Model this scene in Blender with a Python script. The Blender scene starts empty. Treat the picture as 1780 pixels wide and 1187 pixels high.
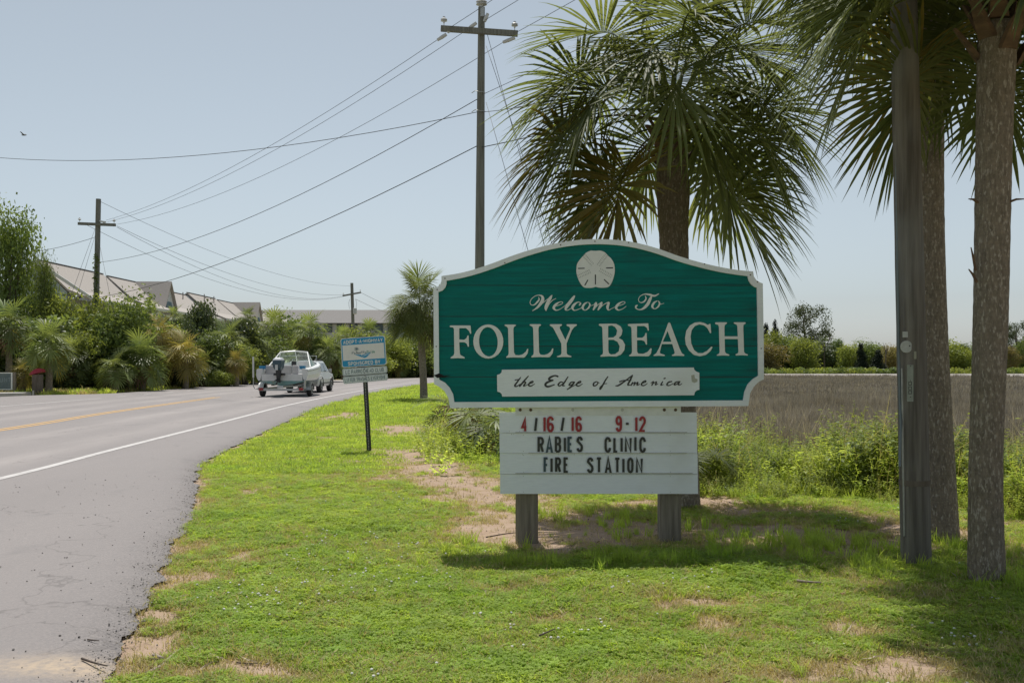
import bpy, math, random
import numpy as np
from mathutils import Vector, Matrix

# ------------------------------------------------------------------ camera, sky, sun, exposure
SC = bpy.context.scene
COL = SC.collection
CAMH, FPX, U0, V0 = 1.6, 1731.0, 890.0, 632.0
cam = bpy.data.objects.new('camera', bpy.data.cameras.new('camera'))
COL.objects.link(cam)
cam.location = (0, 0, CAMH)
cam.rotation_euler = (math.radians(90), 0, 0)
cam.data.sensor_width = 36.0
cam.data.lens = 35.0
cam.data.shift_y = (V0 - 593.5) / 1780.0
cam.data.clip_start = 0.1
cam.data.clip_end = 9000
SC.camera = cam

SUN_ELEV = math.radians(66)
SUN_AZ = math.radians(-9)             # from +Y, towards -X
sdir = Vector((math.sin(SUN_AZ) * math.cos(SUN_ELEV), math.cos(SUN_AZ) * math.cos(SUN_ELEV), math.sin(SUN_ELEV)))
world = bpy.data.worlds.new('World'); SC.world = world; world.use_nodes = True
wn = world.node_tree.nodes; wl = world.node_tree.links
for n in list(wn): wn.remove(n)
sky = wn.new('ShaderNodeTexSky'); sky.sky_type = 'NISHITA'; sky.sun_disc = False
sky.sun_elevation = SUN_ELEV; sky.sun_rotation = SUN_AZ
sky.altitude = 0; sky.air_density = 1.0; sky.dust_density = 0.75; sky.ozone_density = 3.0
hsv = wn.new('ShaderNodeHueSaturation'); hsv.inputs['Saturation'].default_value = 0.37; hsv.inputs['Hue'].default_value = 0.483
bg = wn.new('ShaderNodeBackground'); bg.inputs['Strength'].default_value = 0.0625
wo = wn.new('ShaderNodeOutputWorld')
tint = wn.new('ShaderNodeMix'); tint.data_type = 'RGBA'; tint.blend_type = 'MULTIPLY'; tint.inputs[0].default_value = 1.0; tint.inputs[7].default_value = (.96, 1.0, 1.03, 1)
wl.new(sky.outputs[0], hsv.inputs['Color']); wl.new(hsv.outputs[0], tint.inputs[6]); wl.new(tint.outputs[2], bg.inputs[0]); wl.new(bg.outputs[0], wo.inputs[0])
sun = bpy.data.objects.new('sun', bpy.data.lights.new('sun', 'SUN'))
COL.objects.link(sun)
sun.data.energy = 2.95; sun.data.angle = math.radians(0.53); sun.data.color = (1.0, 0.955, 0.88)
sun.location = (0, 0, 60)
sun.rotation_euler = sdir.to_track_quat('Z', 'Y').to_euler()
vs = SC.view_settings
vs.view_transform = 'Standard'; vs.look = 'None'; vs.exposure = 0.62; vs.gamma = 1.0; vs.use_curve_mapping = False
SC.render.engine = 'CYCLES'
SC.cycles.use_denoising = True
SC.cycles.max_bounces = 8; SC.cycles.transparent_max_bounces = 12
SC.cycles.sample_clamp_indirect = 6

# ------------------------------------------------------------------ helpers
rng = np.random.default_rng(7)
random.seed(7)
WL = {}                                 # object -> world position of its origin

def at(u, v, D):
    """photo pixel at depth D -> world point"""
    return Vector(((u - U0) / FPX * D, D, CAMH - (v - V0) / FPX * D))

def link(o, parent=None):
    COL.objects.link(o)
    if parent is not None: o.parent = parent
    return o

def tag(o, label=None, cat=None, group=None, kind=None):
    if label: o['label'] = label
    if cat: o['category'] = cat
    if group: o['group'] = group
    if kind: o['kind'] = kind
    return o

def thing(name, loc, label, cat, group=None):
    o = bpy.data.objects.new(name, None); o.empty_display_size = 0.2
    link(o); o.location = loc; WL[o.name] = Vector(loc)
    return tag(o, label, cat, group)

class MB:
    def __init__(s): s.v = []; s.f = []
    def poly(s, pts, flip=False):
        b = len(s.v); s.v += [tuple(p) for p in pts]
        idx = list(range(b, b + len(pts)))
        s.f.append(idx[::-1] if flip else idx); return s
    def box(s, x0, x1, y0, y1, z0, z1, bev=0.0):
        c = [(x0,y0,z0),(x1,y0,z0),(x1,y1,z0),(x0,y1,z0),(x0,y0,z1),(x1,y0,z1),(x1,y1,z1),(x0,y1,z1)]
        return s.hexa(c)
    def hexa(s, c):
        b = len(s.v); s.v += [tuple(p) for p in c]
        for q in ((0,3,2,1),(4,5,6,7),(0,1,5,4),(1,2,6,5),(2,3,7,6),(3,0,4,7)): s.f.append([b + i for i in q])
        return s
    def bar(s, p, q, w, h=None, up=(0,0,1)):
        p = Vector(p); q = Vector(q); d = (q - p).normalized(); h = h or w
        side = d.cross(Vector(up))
        if side.length < 1e-4: side = d.cross(Vector((0,1,0)))
        side.normalize(); n = side.cross(d)
        a, b = side * w / 2, n * h / 2
        return s.hexa([p-a-b, p+a-b, q+a-b, q-a-b, p-a+b, p+a+b, q+a+b, q-a+b])
    def tube(s, pts, r, n=8, cap=True):
        pts = [Vector(p) for p in pts]
        rs = r if isinstance(r, (list, tuple)) else [r] * len(pts)
        b = len(s.v); ref = None
        for i, p in enumerate(pts):
            t = (pts[min(i+1, len(pts)-1)] - pts[max(i-1, 0)]).normalized()
            if ref is None:
                ref = Vector((1,0,0)) if abs(t.x) < 0.8 else Vector((0,1,0))
            a = (ref - t * ref.dot(t)).normalized(); ref = a; c = t.cross(a)
            for k in range(n):
                an = 2 * math.pi * k / n
                s.v.append(tuple(p + (a * math.cos(an) + c * math.sin(an)) * rs[i]))
        for i in range(len(pts) - 1):
            for k in range(n):
                k2 = (k + 1) % n
                s.f.append([b+i*n+k, b+i*n+k2, b+(i+1)*n+k2, b+(i+1)*n+k])
        if cap:
            s.f.append([b + k for k in range(n)][::-1]); e = b + (len(pts)-1)*n
            s.f.append([e + k for k in range(n)])
        return s
    def prism(s, pts2, y0, y1, hole=False):
        """polygon in (x,z) extruded from y0 (front) to y1; triangulated later by blender n-gon"""
        n = len(pts2); b = len(s.v)
        s.v += [(x, y0, z) for x, z in pts2] + [(x, y1, z) for x, z in pts2]
        s.f.append([b + i for i in range(n)]); s.f.append([b + n + i for i in range(n)][::-1])
        for i in range(n):
            j = (i + 1) % n
            s.f.append([b+j, b+i, b+n+i, b+n+j])
        return s
    def ring(s, outer, inner, y0, y1):
        n = len(outer); b = len(s.v)
        for y in (y0, y1):
            s.v += [(x, y, z) for x, z in outer]; s.v += [(x, y, z) for x, z in inner]
        for i in range(n):
            j = (i + 1) % n
            s.f.append([b+i, b+j, b+n+j, b+n+i]); s.f.append([b+2*n+i, b+3*n+i, b+3*n+j, b+2*n+j])
            s.f.append([b+j, b+i, b+2*n+i, b+2*n+j]); s.f.append([b+n+i, b+n+j, b+3*n+j, b+3*n+i])
        return s
    def loft(s, secs, closed=True, cap=True):
        n = len(secs[0]); b = len(s.v)
        for q in secs: s.v += [tuple(p) for p in q]
        m = n if closed else n - 1
        for i in range(len(secs) - 1):
            for k in range(m):
                k2 = (k + 1) % n
                s.f.append([b+i*n+k, b+i*n+k2, b+(i+1)*n+k2, b+(i+1)*n+k])
        if cap:
            s.f.append([b + k for k in range(n)][::-1]); e = b + (len(secs)-1)*n
            s.f.append([e + k for k in range(n)])
        return s
    def lathe(s, c, axis, prof, n=16):
        """prof: (distance along axis, radius)"""
        c = Vector(c); ax = Vector(axis).normalized()
        return s.tube_ax(c, ax, prof, n)
    def tube_ax(s, c, ax, prof, n):
        a = ax.cross(Vector((0,0,1)))
        if a.length < .1: a = ax.cross(Vector((1,0,0)))
        a.normalize(); d = ax.cross(a); b = len(s.v)
        for t, r in prof:
            for k in range(n):
                an = 2*math.pi*k/n
                s.v.append(tuple(c + ax*t + (a*math.cos(an) + d*math.sin(an))*max(r, 1e-4)))
        for i in range(len(prof)-1):
            for k in range(n):
                k2 = (k+1) % n
                s.f.append([b+i*n+k, b+i*n+k2, b+(i+1)*n+k2, b+(i+1)*n+k])
        s.f.append([b+k for k in range(n)][::-1]); e = b+(len(prof)-1)*n
        s.f.append([e+k for k in range(n)])
        return s
    def build(s, name, mat, parent=None, smooth=False, recalc=True, world=True, bevel=0.0):
        me = bpy.data.meshes.new(name)
        V = np.array(s.v, dtype=float)
        if world:
            c = (V.min(0) + V.max(0)) / 2
            c[2] = V[:, 2].min()
        else: c = np.zeros(3)
        me.from_pydata([tuple(p) for p in (V - c)], [], s.f)
        if recalc:
            import bmesh
            bm = bmesh.new(); bm.from_mesh(me)
            bmesh.ops.recalc_face_normals(bm, faces=bm.faces)
            bm.to_mesh(me); bm.free()
        if smooth: me.polygons.foreach_set('use_smooth', [True] * len(me.polygons))
        me.materials.append(mat)
        o = bpy.data.objects.new(name, me); link(o, parent)
        pw = WL[parent.name] if parent is not None else Vector((0,0,0))
        o.location = Vector(c) - pw if world else Vector((0,0,0))
        WL[o.name] = Vector(c) if world else pw.copy()
        if bevel > 0:
            m = o.modifiers.new('bevel', 'BEVEL'); m.width = bevel; m.segments = 2; m.limit_method = 'ANGLE'
        return o

def mesh_quads(name, Q, mat):
    """Q: (N,4,3) array of quads"""
    N = len(Q); me = bpy.data.meshes.new(name)
    me.vertices.add(N * 4); me.vertices.foreach_set('co', np.ascontiguousarray(Q, dtype=np.float32).ravel())
    me.loops.add(N * 4); me.loops.foreach_set('vertex_index', np.arange(N * 4, dtype=np.int32))
    me.polygons.add(N); me.polygons.foreach_set('loop_start', np.arange(0, N * 4, 4, dtype=np.int32))
    me.update(calc_edges=True); me.validate()
    me.materials.append(mat)
    return me

# value noise in numpy
_perm = rng.random((257, 257))
def vnoise(x, y):
    xi = np.floor(x).astype(int); yi = np.floor(y).astype(int)
    fx = x - xi; fy = y - yi
    fx = fx*fx*(3-2*fx); fy = fy*fy*(3-2*fy)
    a = _perm[xi % 257, yi % 257]; b = _perm[(xi+1) % 257, yi % 257]
    c = _perm[xi % 257, (yi+1) % 257]; d = _perm[(xi+1) % 257, (yi+1) % 257]
    return (a*(1-fx)+b*fx)*(1-fy) + (c*(1-fx)+d*fx)*fy
def fbm(x, y, o=4):
    s = 0; a = .5; t = 0
    for i in range(o):
        s = s + a*vnoise(x*2**i+i*17.3, y*2**i+i*9.1); t += a; a *= .5
    return s/t
def sstep(a, b, x):
    t = np.clip((x-a)/(b-a), 0, 1); return t*t*(3-2*t)

# ------------------------------------------------------------------ materials
def nodes(name):
    m = bpy.data.materials.new(name); m.use_nodes = True
    nt = m.node_tree
    for n in list(nt.nodes): nt.nodes.remove(n)
    out = nt.nodes.new('ShaderNodeOutputMaterial')
    return m, nt, out
def N(nt, t, **kw):
    n = nt.nodes.new(t)
    for k, v in kw.items():
        if hasattr(n, k): setattr(n, k, v)
        else: n.inputs[k].default_value = v
    return n
def rgb(c): return (c[0], c[1], c[2], 1)
def noise_fac(nt, scale, detail=4, stretch=(1,1,1), coord='Object', rough=.55, lo=.35, hi=.65):
    if coord == 'World':
        g = N(nt, 'ShaderNodeNewGeometry'); src = g.outputs['Position']
    else:
        g = N(nt, 'ShaderNodeTexCoord'); src = g.outputs[coord]
    mp = N(nt, 'ShaderNodeMapping'); mp.inputs['Scale'].default_value = stretch
    nt.links.new(src, mp.inputs[0])
    no = N(nt, 'ShaderNodeTexNoise'); no.inputs['Scale'].default_value = scale
    no.inputs['Detail'].default_value = detail; no.inputs['Roughness'].default_value = rough
    nt.links.new(mp.outputs[0], no.inputs['Vector'])
    mr = N(nt, 'ShaderNodeMapRange'); mr.inputs['From Min'].default_value = lo; mr.inputs['From Max'].default_value = hi
    nt.links.new(no.outputs['Fac'], mr.inputs['Value'])
    return mr.outputs[0], no.outputs['Fac'], mp.outputs[0]
def mix(nt, fac, a, b, mode='MIX'):
    m = N(nt, 'ShaderNodeMix'); m.data_type = 'RGBA'; m.blend_type = mode
    for s, val in ((m.inputs[0], fac), (m.inputs[6], a), (m.inputs[7], b)):
        if isinstance(val, (int, float)): s.default_value = val
        elif isinstance(val, tuple): s.default_value = rgb(val)
        else: nt.links.new(val, s)
    return m.outputs[2]
def basic(name, c1, c2=None, scale=6, rough=.6, bump=0.0, stretch=(1,1,1), metal=0.0, coord='Object', detail=5, c3=None, scale3=1.3, spec=.5):
    m, nt, out = nodes(name)
    p = N(nt, 'ShaderNodeBsdfPrincipled'); p.inputs['Roughness'].default_value = rough; p.inputs['Metallic'].default_value = metal
    p.inputs['Specular IOR Level'].default_value = spec
    nt.links.new(p.outputs[0], out.inputs[0])
    if c2 is None: p.inputs['Base Color'].default_value = rgb(c1)
    else:
        f, raw, mp = noise_fac(nt, scale, detail, stretch, coord)
        col = mix(nt, f, c1, c2)
        if c3 is not None:
            f3, _, _ = noise_fac(nt, scale3, 3, (1,1,1), coord, lo=.5, hi=.75)
            col = mix(nt, f3, col, c3)
        nt.links.new(col, p.inputs['Base Color'])
        if bump:
            b = N(nt, 'ShaderNodeBump'); b.inputs['Strength'].default_value = bump; b.inputs['Distance'].default_value = .02
            nt.links.new(raw, b.inputs['Height']); nt.links.new(b.outputs[0], p.inputs['Normal'])
    return m
def leafmat(name, c1, c2, trans=.4, rough=.45, scale=.9, c3=None, spec=.4, tmul=1.25, coord='World', rnd=0.35):
    m, nt, out = nodes(name)
    f, _, _ = noise_fac(nt, scale, 3, (1,1,1), coord, lo=.3, hi=.7)
    col = mix(nt, f, c1, c2)
    f2, _, _ = noise_fac(nt, scale*9, 2, (1,1,1), coord, lo=.25, hi=.75)
    if c3 is not None:
        m3 = N(nt, 'ShaderNodeMath', operation='MULTIPLY'); nt.links.new(f2, m3.inputs[0]); m3.inputs[1].default_value = .55
        col = mix(nt, m3.outputs[0], col, c3)
    oi = N(nt, 'ShaderNodeObjectInfo')
    hs = N(nt, 'ShaderNodeHueSaturation')
    mr = N(nt, 'ShaderNodeMapRange'); mr.inputs['To Min'].default_value = 1-rnd; mr.inputs['To Max'].default_value = 1+rnd
    nt.links.new(oi.outputs['Random'], mr.inputs[0]); nt.links.new(mr.outputs[0], hs.inputs['Value']); nt.links.new(col, hs.inputs['Color'])
    col = hs.outputs[0]
    p = N(nt, 'ShaderNodeBsdfPrincipled'); p.inputs['Roughness'].default_value = rough; p.inputs['Specular IOR Level'].default_value = spec
    nt.links.new(col, p.inputs['Base Color'])
    tr = N(nt, 'ShaderNodeBsdfTranslucent')
    tc = mix(nt, 1.0, col, (tmul*1.05, tmul, tmul*.55), 'MULTIPLY'); nt.links.new(tc, tr.inputs['Color'])
    ms = N(nt, 'ShaderNodeMixShader'); ms.inputs[0].default_value = trans
    nt.links.new(p.outputs[0], ms.inputs[1]); nt.links.new(tr.outputs[0], ms.inputs[2]); nt.links.new(ms.outputs[0], out.inputs[0])
    return m

MAT = {}
MAT['white_paint'] = basic('white_paint', (.86,.90,.95), (.81,.85,.90), 9, .55, .08, (1,1,6), c3=(.76,.79,.81), scale3=2.2)
MAT['white_trim'] = basic('white_trim', (.80,.81,.80), (.70,.71,.70), 14, .5, .05)
MAT['letter_white'] = basic('letter_white', (.82,.83,.83), (.76,.77,.77), 12, .5)
MAT['letter_black'] = basic('letter_black', (.022,.026,.028), (.035,.04,.042), 12, .4)
MAT['letter_blue_black'] = basic('letter_blue_black', (.03,.06,.085), (.05,.10,.13), 12, .4)
MAT['letter_red'] = basic('letter_red', (.36,.018,.03), (.30,.015,.025), 12, .4)
MAT['post_wood'] = basic('post_wood', (.27,.235,.19), (.15,.13,.10), 3.2, .85, .7, (9,9,.7), c3=(.10,.085,.065))
MAT['pole_wood'] = basic('pole_wood', (.215,.195,.175), (.10,.088,.078), 2.6, .9, 1.0, (9,9,.45), c3=(.27,.28,.285), scale3=.8)
MAT['far_pole'] = basic('far_pole', (.22,.225,.20), (.14,.14,.12), 2, .85, .3, (8,8,.5))
MAT['galv'] = basic('galv', (.5,.51,.5), (.38,.39,.38), 20, .45, 0, metal=.7)
MAT['porcelain'] = basic('porcelain', (.55,.57,.58), None, rough=.3)
MAT['cable'] = basic('cable', (.05,.055,.06), None, rough=.6)
MAT['dark_hole'] = basic('dark_hole', (.012,.012,.012), None, rough=.9)

def green_board():
    m, nt, out = nodes('green_board')
    f, raw, mp = noise_fac(nt, 3.0, 8, (.5, 1, 14), 'Object', .65, .36, .66)
    col = mix(nt, f, (.000,.200,.182), (.003,.120,.114))
    f2, _, _ = noise_fac(nt, .8, 4, (.7,1,2.6), 'Object', .6, .5, .72)
    col = mix(nt, f2, col, (.020,.070,.070))
    f3, _, _ = noise_fac(nt, 1.6, 5, (.6,1,9), 'Object', .6, .56, .75)
    col = mix(nt, f3, col, (.000,.25,.245))
    p = N(nt, 'ShaderNodeBsdfPrincipled'); p.inputs['Roughness'].default_value = .65; p.inputs['Specular IOR Level'].default_value = .2
    nt.links.new(col, p.inputs['Base Color'])
    b = N(nt, 'ShaderNodeBump'); b.inputs['Strength'].default_value = .45; b.inputs['Distance'].default_value = .008
    nt.links.new(raw, b.inputs['Height']); nt.links.new(b.outputs[0], p.inputs['Normal'])
    nt.links.new(p.outputs[0], out.inputs[0]); return m
MAT['green_board'] = green_board()

def bark(name, c1, c2, c3, band=60):
    m, nt, out = nodes(name)
    f, raw, mp = noise_fac(nt, 10, 8, (4,4,1.1), 'Object', .75, .34, .66)
    col = mix(nt, f, c1, c2)
    f3, r3, _ = noise_fac(nt, 24, 4, (2.2,2.2,.8), 'Object', .6, .54, .64)
    col = mix(nt, f3, col, c3)
    tc = N(nt, 'ShaderNodeTexCoord'); w = N(nt, 'ShaderNodeTexWave', bands_direction='Z'); w.inputs['Scale'].default_value = band/6.28
    w.inputs['Distortion'].default_value = 7.0; w.inputs['Detail'].default_value = 3; w.inputs['Detail Scale'].default_value = 2.5
    nt.links.new(tc.outputs['Object'], w.inputs['Vector'])
    wq = N(nt, 'ShaderNodeMath', operation='MULTIPLY'); wq.inputs[1].default_value = .07; nt.links.new(w.outputs['Fac'], wq.inputs[0])
    add = N(nt, 'ShaderNodeMath', operation='ADD'); nt.links.new(wq.outputs[0], add.inputs[0]); nt.links.new(raw, add.inputs[1])
    mu = N(nt, 'ShaderNodeMapRange'); nt.links.new(w.outputs['Fac'], mu.inputs[0]); mu.inputs['To Min'].default_value = .96; mu.inputs['To Max'].default_value = 1.04
    hs = N(nt, 'ShaderNodeHueSaturation'); nt.links.new(col, hs.inputs['Color']); nt.links.new(mu.outputs[0], hs.inputs['Value'])
    p = N(nt, 'ShaderNodeBsdfPrincipled'); p.inputs['Roughness'].default_value = .9; p.inputs['Specular IOR Level'].default_value = .2
    nt.links.new(hs.outputs[0], p.inputs['Base Color'])
    b = N(nt, 'ShaderNodeBump'); b.inputs['Strength'].default_value = .9; b.inputs['Distance'].default_value = .025
    nt.links.new(add.outputs[0], b.inputs['Height']); nt.links.new(b.outputs[0], p.inputs['Normal'])
    nt.links.new(p.outputs[0], out.inputs[0]); return m
MAT['palm_bark'] = bark('palm_bark', (.31,.26,.205), (.15,.125,.10), (.43,.385,.33))
MAT['boot'] = basic('boot', (.16,.10,.06), (.07,.045,.03), 6, .9, .5, (1,1,3))
MAT['frond_green'] = leafmat('frond_green', (.125,.160,.058), (.180,.200,.072), .42, .52, 1.4, (.09,.12,.05), .3, 1.6, rnd=.3)
MAT['frond_yellow'] = leafmat('frond_yellow', (.17,.155,.035), (.24,.17,.04), .35, .45, 1.4, (.10,.11,.03), .4, 1.3)
MAT['frond_dead'] = leafmat('frond_dead', (.20,.13,.07), (.13,.085,.05), .2, .8, 1.4, None, .2, 1.0)
MAT['hedge_frond'] = leafmat('hedge_frond', (.16,.215,.075), (.25,.28,.095), .38, .48, .5, (.11,.155,.055), .35, 1.6, rnd=.4)
MAT['hedge_frond_yellow'] = leafmat('hedge_frond_yellow', (.36,.31,.09), (.27,.28,.085), .35, .5, .5, (.33,.23,.08), .3, 1.3)
MAT['leaf_light'] = leafmat('leaf_light', (.22,.27,.065), (.30,.33,.085), .45, .5, .35, (.15,.20,.055), .25, 1.5, rnd=.2)
MAT['leaf_mid'] = leafmat('leaf_mid', (.14,.20,.06), (.20,.25,.07), .42, .48, .35, (.09,.135,.045), .3, 1.5, rnd=.2)
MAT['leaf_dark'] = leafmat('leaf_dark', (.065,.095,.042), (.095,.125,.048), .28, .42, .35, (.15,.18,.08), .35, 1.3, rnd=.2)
MAT['leaf_gold'] = leafmat('leaf_gold', (.27,.235,.10), (.20,.205,.08), .4, .5, .35, (.27,.19,.10), .3, 1.2, rnd=.2)
MAT['leaf_pine'] = leafmat('leaf_pine', (.09,.12,.06), (.13,.155,.065), .25, .5, .2, (.055,.08,.04), .3, 1.3, rnd=.15)
MAT['leaf_cedar'] = leafmat('leaf_cedar', (.022,.035,.020), (.032,.045,.024), .1, .6, .2, None, .2, 1.0, rnd=.1)
MAT['branch'] = basic('branch', (.17,.14,.115), (.10,.08,.065), 4, .9, .3, (3,3,.6))
MAT['grass'] = leafmat('grass', (.265,.385,.060), (.40,.47,.105), .5, .55, .8, (.22,.34,.06), .2, 1.7, rnd=.25)
MAT['grass_dry'] = leafmat('grass_dry', (.50,.43,.22), (.40,.37,.16), .35, .6, 1.1, (.55,.46,.29), .2, 1.15, rnd=.25)
MAT['weed'] = leafmat('weed', (.33,.43,.085), (.45,.50,.125), .55, .5, 1.1, (.22,.31,.065), .25, 1.75, rnd=.3)
MAT['reed'] = leafmat('reed', (.335,.30,.285), (.185,.165,.158), .3, .75, .22, (.46,.41,.385), .15, 1.1, rnd=.5)
MAT['reed_pale'] = leafmat('reed_pale', (.62,.54,.44), (.52,.44,.36), .3, .7, .5, None, .2, 1.1, rnd=.2)
MAT['clover'] = basic('clover', (.72,.73,.68), (.6,.58,.55), 40, .7)
# ------------------------------------------------------------------ ground, road, marsh
R_EDGE = [(-1.6,-8),(-1.8,2),(-2.0,4.5),(-2.12,5.4),(-2.35,6.3),(-2.88,8.4),(-3.8,12),(-4.95,16),(-5.6,21.5),(-6.5,31),(-7.3,44),(-7.4,60),(-6.7,77),(-4.5,92),(0,107),(8,119),(20,127),(45,133),(120,136)]
L_EDGE = [(-24,-8),(-24,2),(-24,8),(-24,12),(-24,16),(-24,22),(-24,30),(-24,36),(-24.2,44),(-23.4,48.6),(-21.0,51.5),(-20.6,58),(-20.8,70),(-20.6,80),(-18,92),(-13,102),(-4,117.5),(20,135),(120,144)]
E_LINE = [(-6.5,-8),(-6.7,4),(-6.9,13.4),(-7.2,18.1),(-7.75,27.4),(-8.4,38),(-8.65,52),(-8.4,69),(-7.5,82),(-5.4,95),(-1,109.5),(7.5,121),(20,129),(45,134.4),(120,137.4)]
Y_LINE = [(-11.2,-8),(-11.6,10),(-11.95,23),(-12.8,32),(-13.6,46)]

def crom(P, n=8):
    P = [np.array(p, float) for p in P]; out = []
    for i in range(len(P)-1):
        p0 = P[max(i-1,0)]; p1 = P[i]; p2 = P[i+1]; p3 = P[min(i+2,len(P)-1)]
        for k in range(n):
            t = k/n
            out.append(.5*((2*p1)+(-p0+p2)*t+(2*p0-5*p1+4*p2-p3)*t*t+(-p0+3*p1-3*p2+p3)*t**3))
    out.append(P[-1]); return np.array(out)
def resample(P, step):
    P = np.array(P); d = np.r_[0, np.cumsum(np.hypot(*np.diff(P[:, :2], axis=0).T))]
    n = max(2, int(d[-1]/step)); s = np.linspace(0, d[-1], n)
    return np.c_[tuple(np.interp(s, d, P[:, i]) for i in range(P.shape[1]))]
Rc = crom(R_EDGE, 10)
def edge_x(y): return np.interp(y, Rc[:, 1], Rc[:, 0])

BARE = [(-1.55,5.15,.62,.20,1.3),(-2.15,5.6,.3,.35,1.0),(-2.35,6.4,.33,.5,1.1),(-2.6,7.3,.45,.5,1.2),(-3.0,8.6,.4,.7,.8),(-2.1,8.3,.25,.25,.8),
  (-2.6,24.5,1.0,2.6,.85),(-1.9,17.5,.75,2.2,.9),(-1.25,15,.8,1.5,.95),(-.75,13.4,.8,1.2,.98),(-.3,12.0,.7,1.0,.95),(.1,10.4,.8,.9,.9),(.6,9.4,1.1,.6,1.3),(1.4,9.5,1.0,.5,1.1),(2.2,9.2,.8,.5,1.2),(2.6,8.7,.7,.4,.8),
  (1.7,6.0,.5,.2,.55),(.2,6.25,.35,.16,.8),(1.2,6.6,.4,.14,.8),(.4,7.3,.3,.14,.8),(2.0,5.3,.7,.3,.45),(1.1,5.1,.6,.2,.5),(-.35,5.6,.35,.15,.6),(-.05,7.2,.3,.12,.5),(3.2,8.9,.8,.5,1.0),(3.9,9.0,.7,.5,1.0),(3.5,7.2,.8,.4,.45),
  (-5.2,30,.7,2.2,.9),(-3.1,12.6,.25,.35,.6),(1.9,11.6,.8,.4,1.0),(2.6,10.9,.7,.3,.6),(-1.9,9.0,.2,.2,.5),(-1.0,6.6,.25,.12,.5)]
def bare(x, y):
    b = np.zeros_like(x)
    wx = x + (fbm(x*2.1, y*2.1, 3)-.5)*.9; wy = y + (fbm(x*2.1+40, y*2.1+7, 3)-.5)*.9*np.clip(y/9, .5, 2)
    for cx, cy, rx, ry, s in BARE:
        b = np.maximum(b, s*np.exp(-(((wx-cx)/rx)**2+((wy-cy)/ry)**2)*1.1))
    e = x - edge_x(y)
    b = np.maximum(b, .80*np.exp(-np.abs(e)/.13)*(y < 60))
    n = fbm(x*2.4, y*1.9, 5); hf = fbm(x*8, y*6, 3)
    right = sstep(-.4, 1.8, x)*sstep(8.6, 5.6, y); under = sstep(13.5, 9.5, y)*sstep(-1.2, .4, x)*sstep(7.7, 8.7, y)
    b = b*(.55+.9*hf) + (n-.5)*1.15*(.75+.5*right+.4*under) + .10 + .17*right + .27*under
    return np.clip(b, 0, 1)
def marsh_m(x, y):
    """1 in the marsh"""
    line = 13.6 + np.clip(6.5-x, 0, 6)*1.25
    return sstep(line-1.5, line+3.0, y) * sstep(.3, 2.2, x - (y-18)*.02)
def ground_z(x, y):
    e = x - edge_x(y)
    near = sstep(.25, 1.6, e)*sstep(95, 70, y)
    z = near*((fbm(x*.5, y*.5, 3)-.5)*.10 + (fbm(x*3, y*3, 2)-.5)*.025)
    z = z - .012*sstep(.5, 0, e)
    far = sstep(123, 119, y)
    z = z - .55*marsh_m(x, y)*sstep(118, 108, y)
    left = sstep(-25.5, -33, x)*sstep(30, 50, y)*sstep(130, 110, y)
    z = z + left*.7
    return z

def axis(segs):
    out = [segs[0][0]]
    for a, b, n in segs: out += list(np.linspace(a, b, n+1)[1:])
    return np.array(out)
gx = axis([(-3000,-300,12),(-300,-60,24),(-60,-10,60),(-10,-4,60),(-4,5,130),(5,12,50),(12,60,60),(60,300,24),(300,3000,12)])
gy = axis([(-400,-20,10),(-20,3,24),(3,11,150),(11,26,120),(26,70,110),(70,150,60),(150,400,20),(400,5000,14)])
GX, GY = np.meshgrid(gx, gy)
GZ = ground_z(GX, GY)
nx, ny = len(gx), len(gy)
me = bpy.data.meshes.new('ground')
me.vertices.add(nx*ny); me.vertices.foreach_set('co', np.c_[GX.ravel(), GY.ravel(), GZ.ravel()].astype(np.float32).ravel())
I, J = np.meshgrid(np.arange(nx-1), np.arange(ny-1)); a = (J*nx+I).ravel()
F = np.c_[a, a+1, a+1+nx, a+nx].astype(np.int32)
me.loops.add(F.size); me.loops.foreach_set('vertex_index', F.ravel())
me.polygons.add(len(F)); me.polygons.foreach_set('loop_start', np.arange(0, F.size, 4, dtype=np.int32))
me.polygons.foreach_set('use_smooth', [True]*len(F))
me.update(calc_edges=True)
BA = bare(GX, GY)
for nm, arr in (('bare', BA), ('marsh', marsh_m(GX, GY)*sstep(124, 119, GY))):
    at_ = me.attributes.new(nm, 'FLOAT', 'POINT'); at_.data.foreach_set('value', arr.ravel().astype(np.float32))
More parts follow.
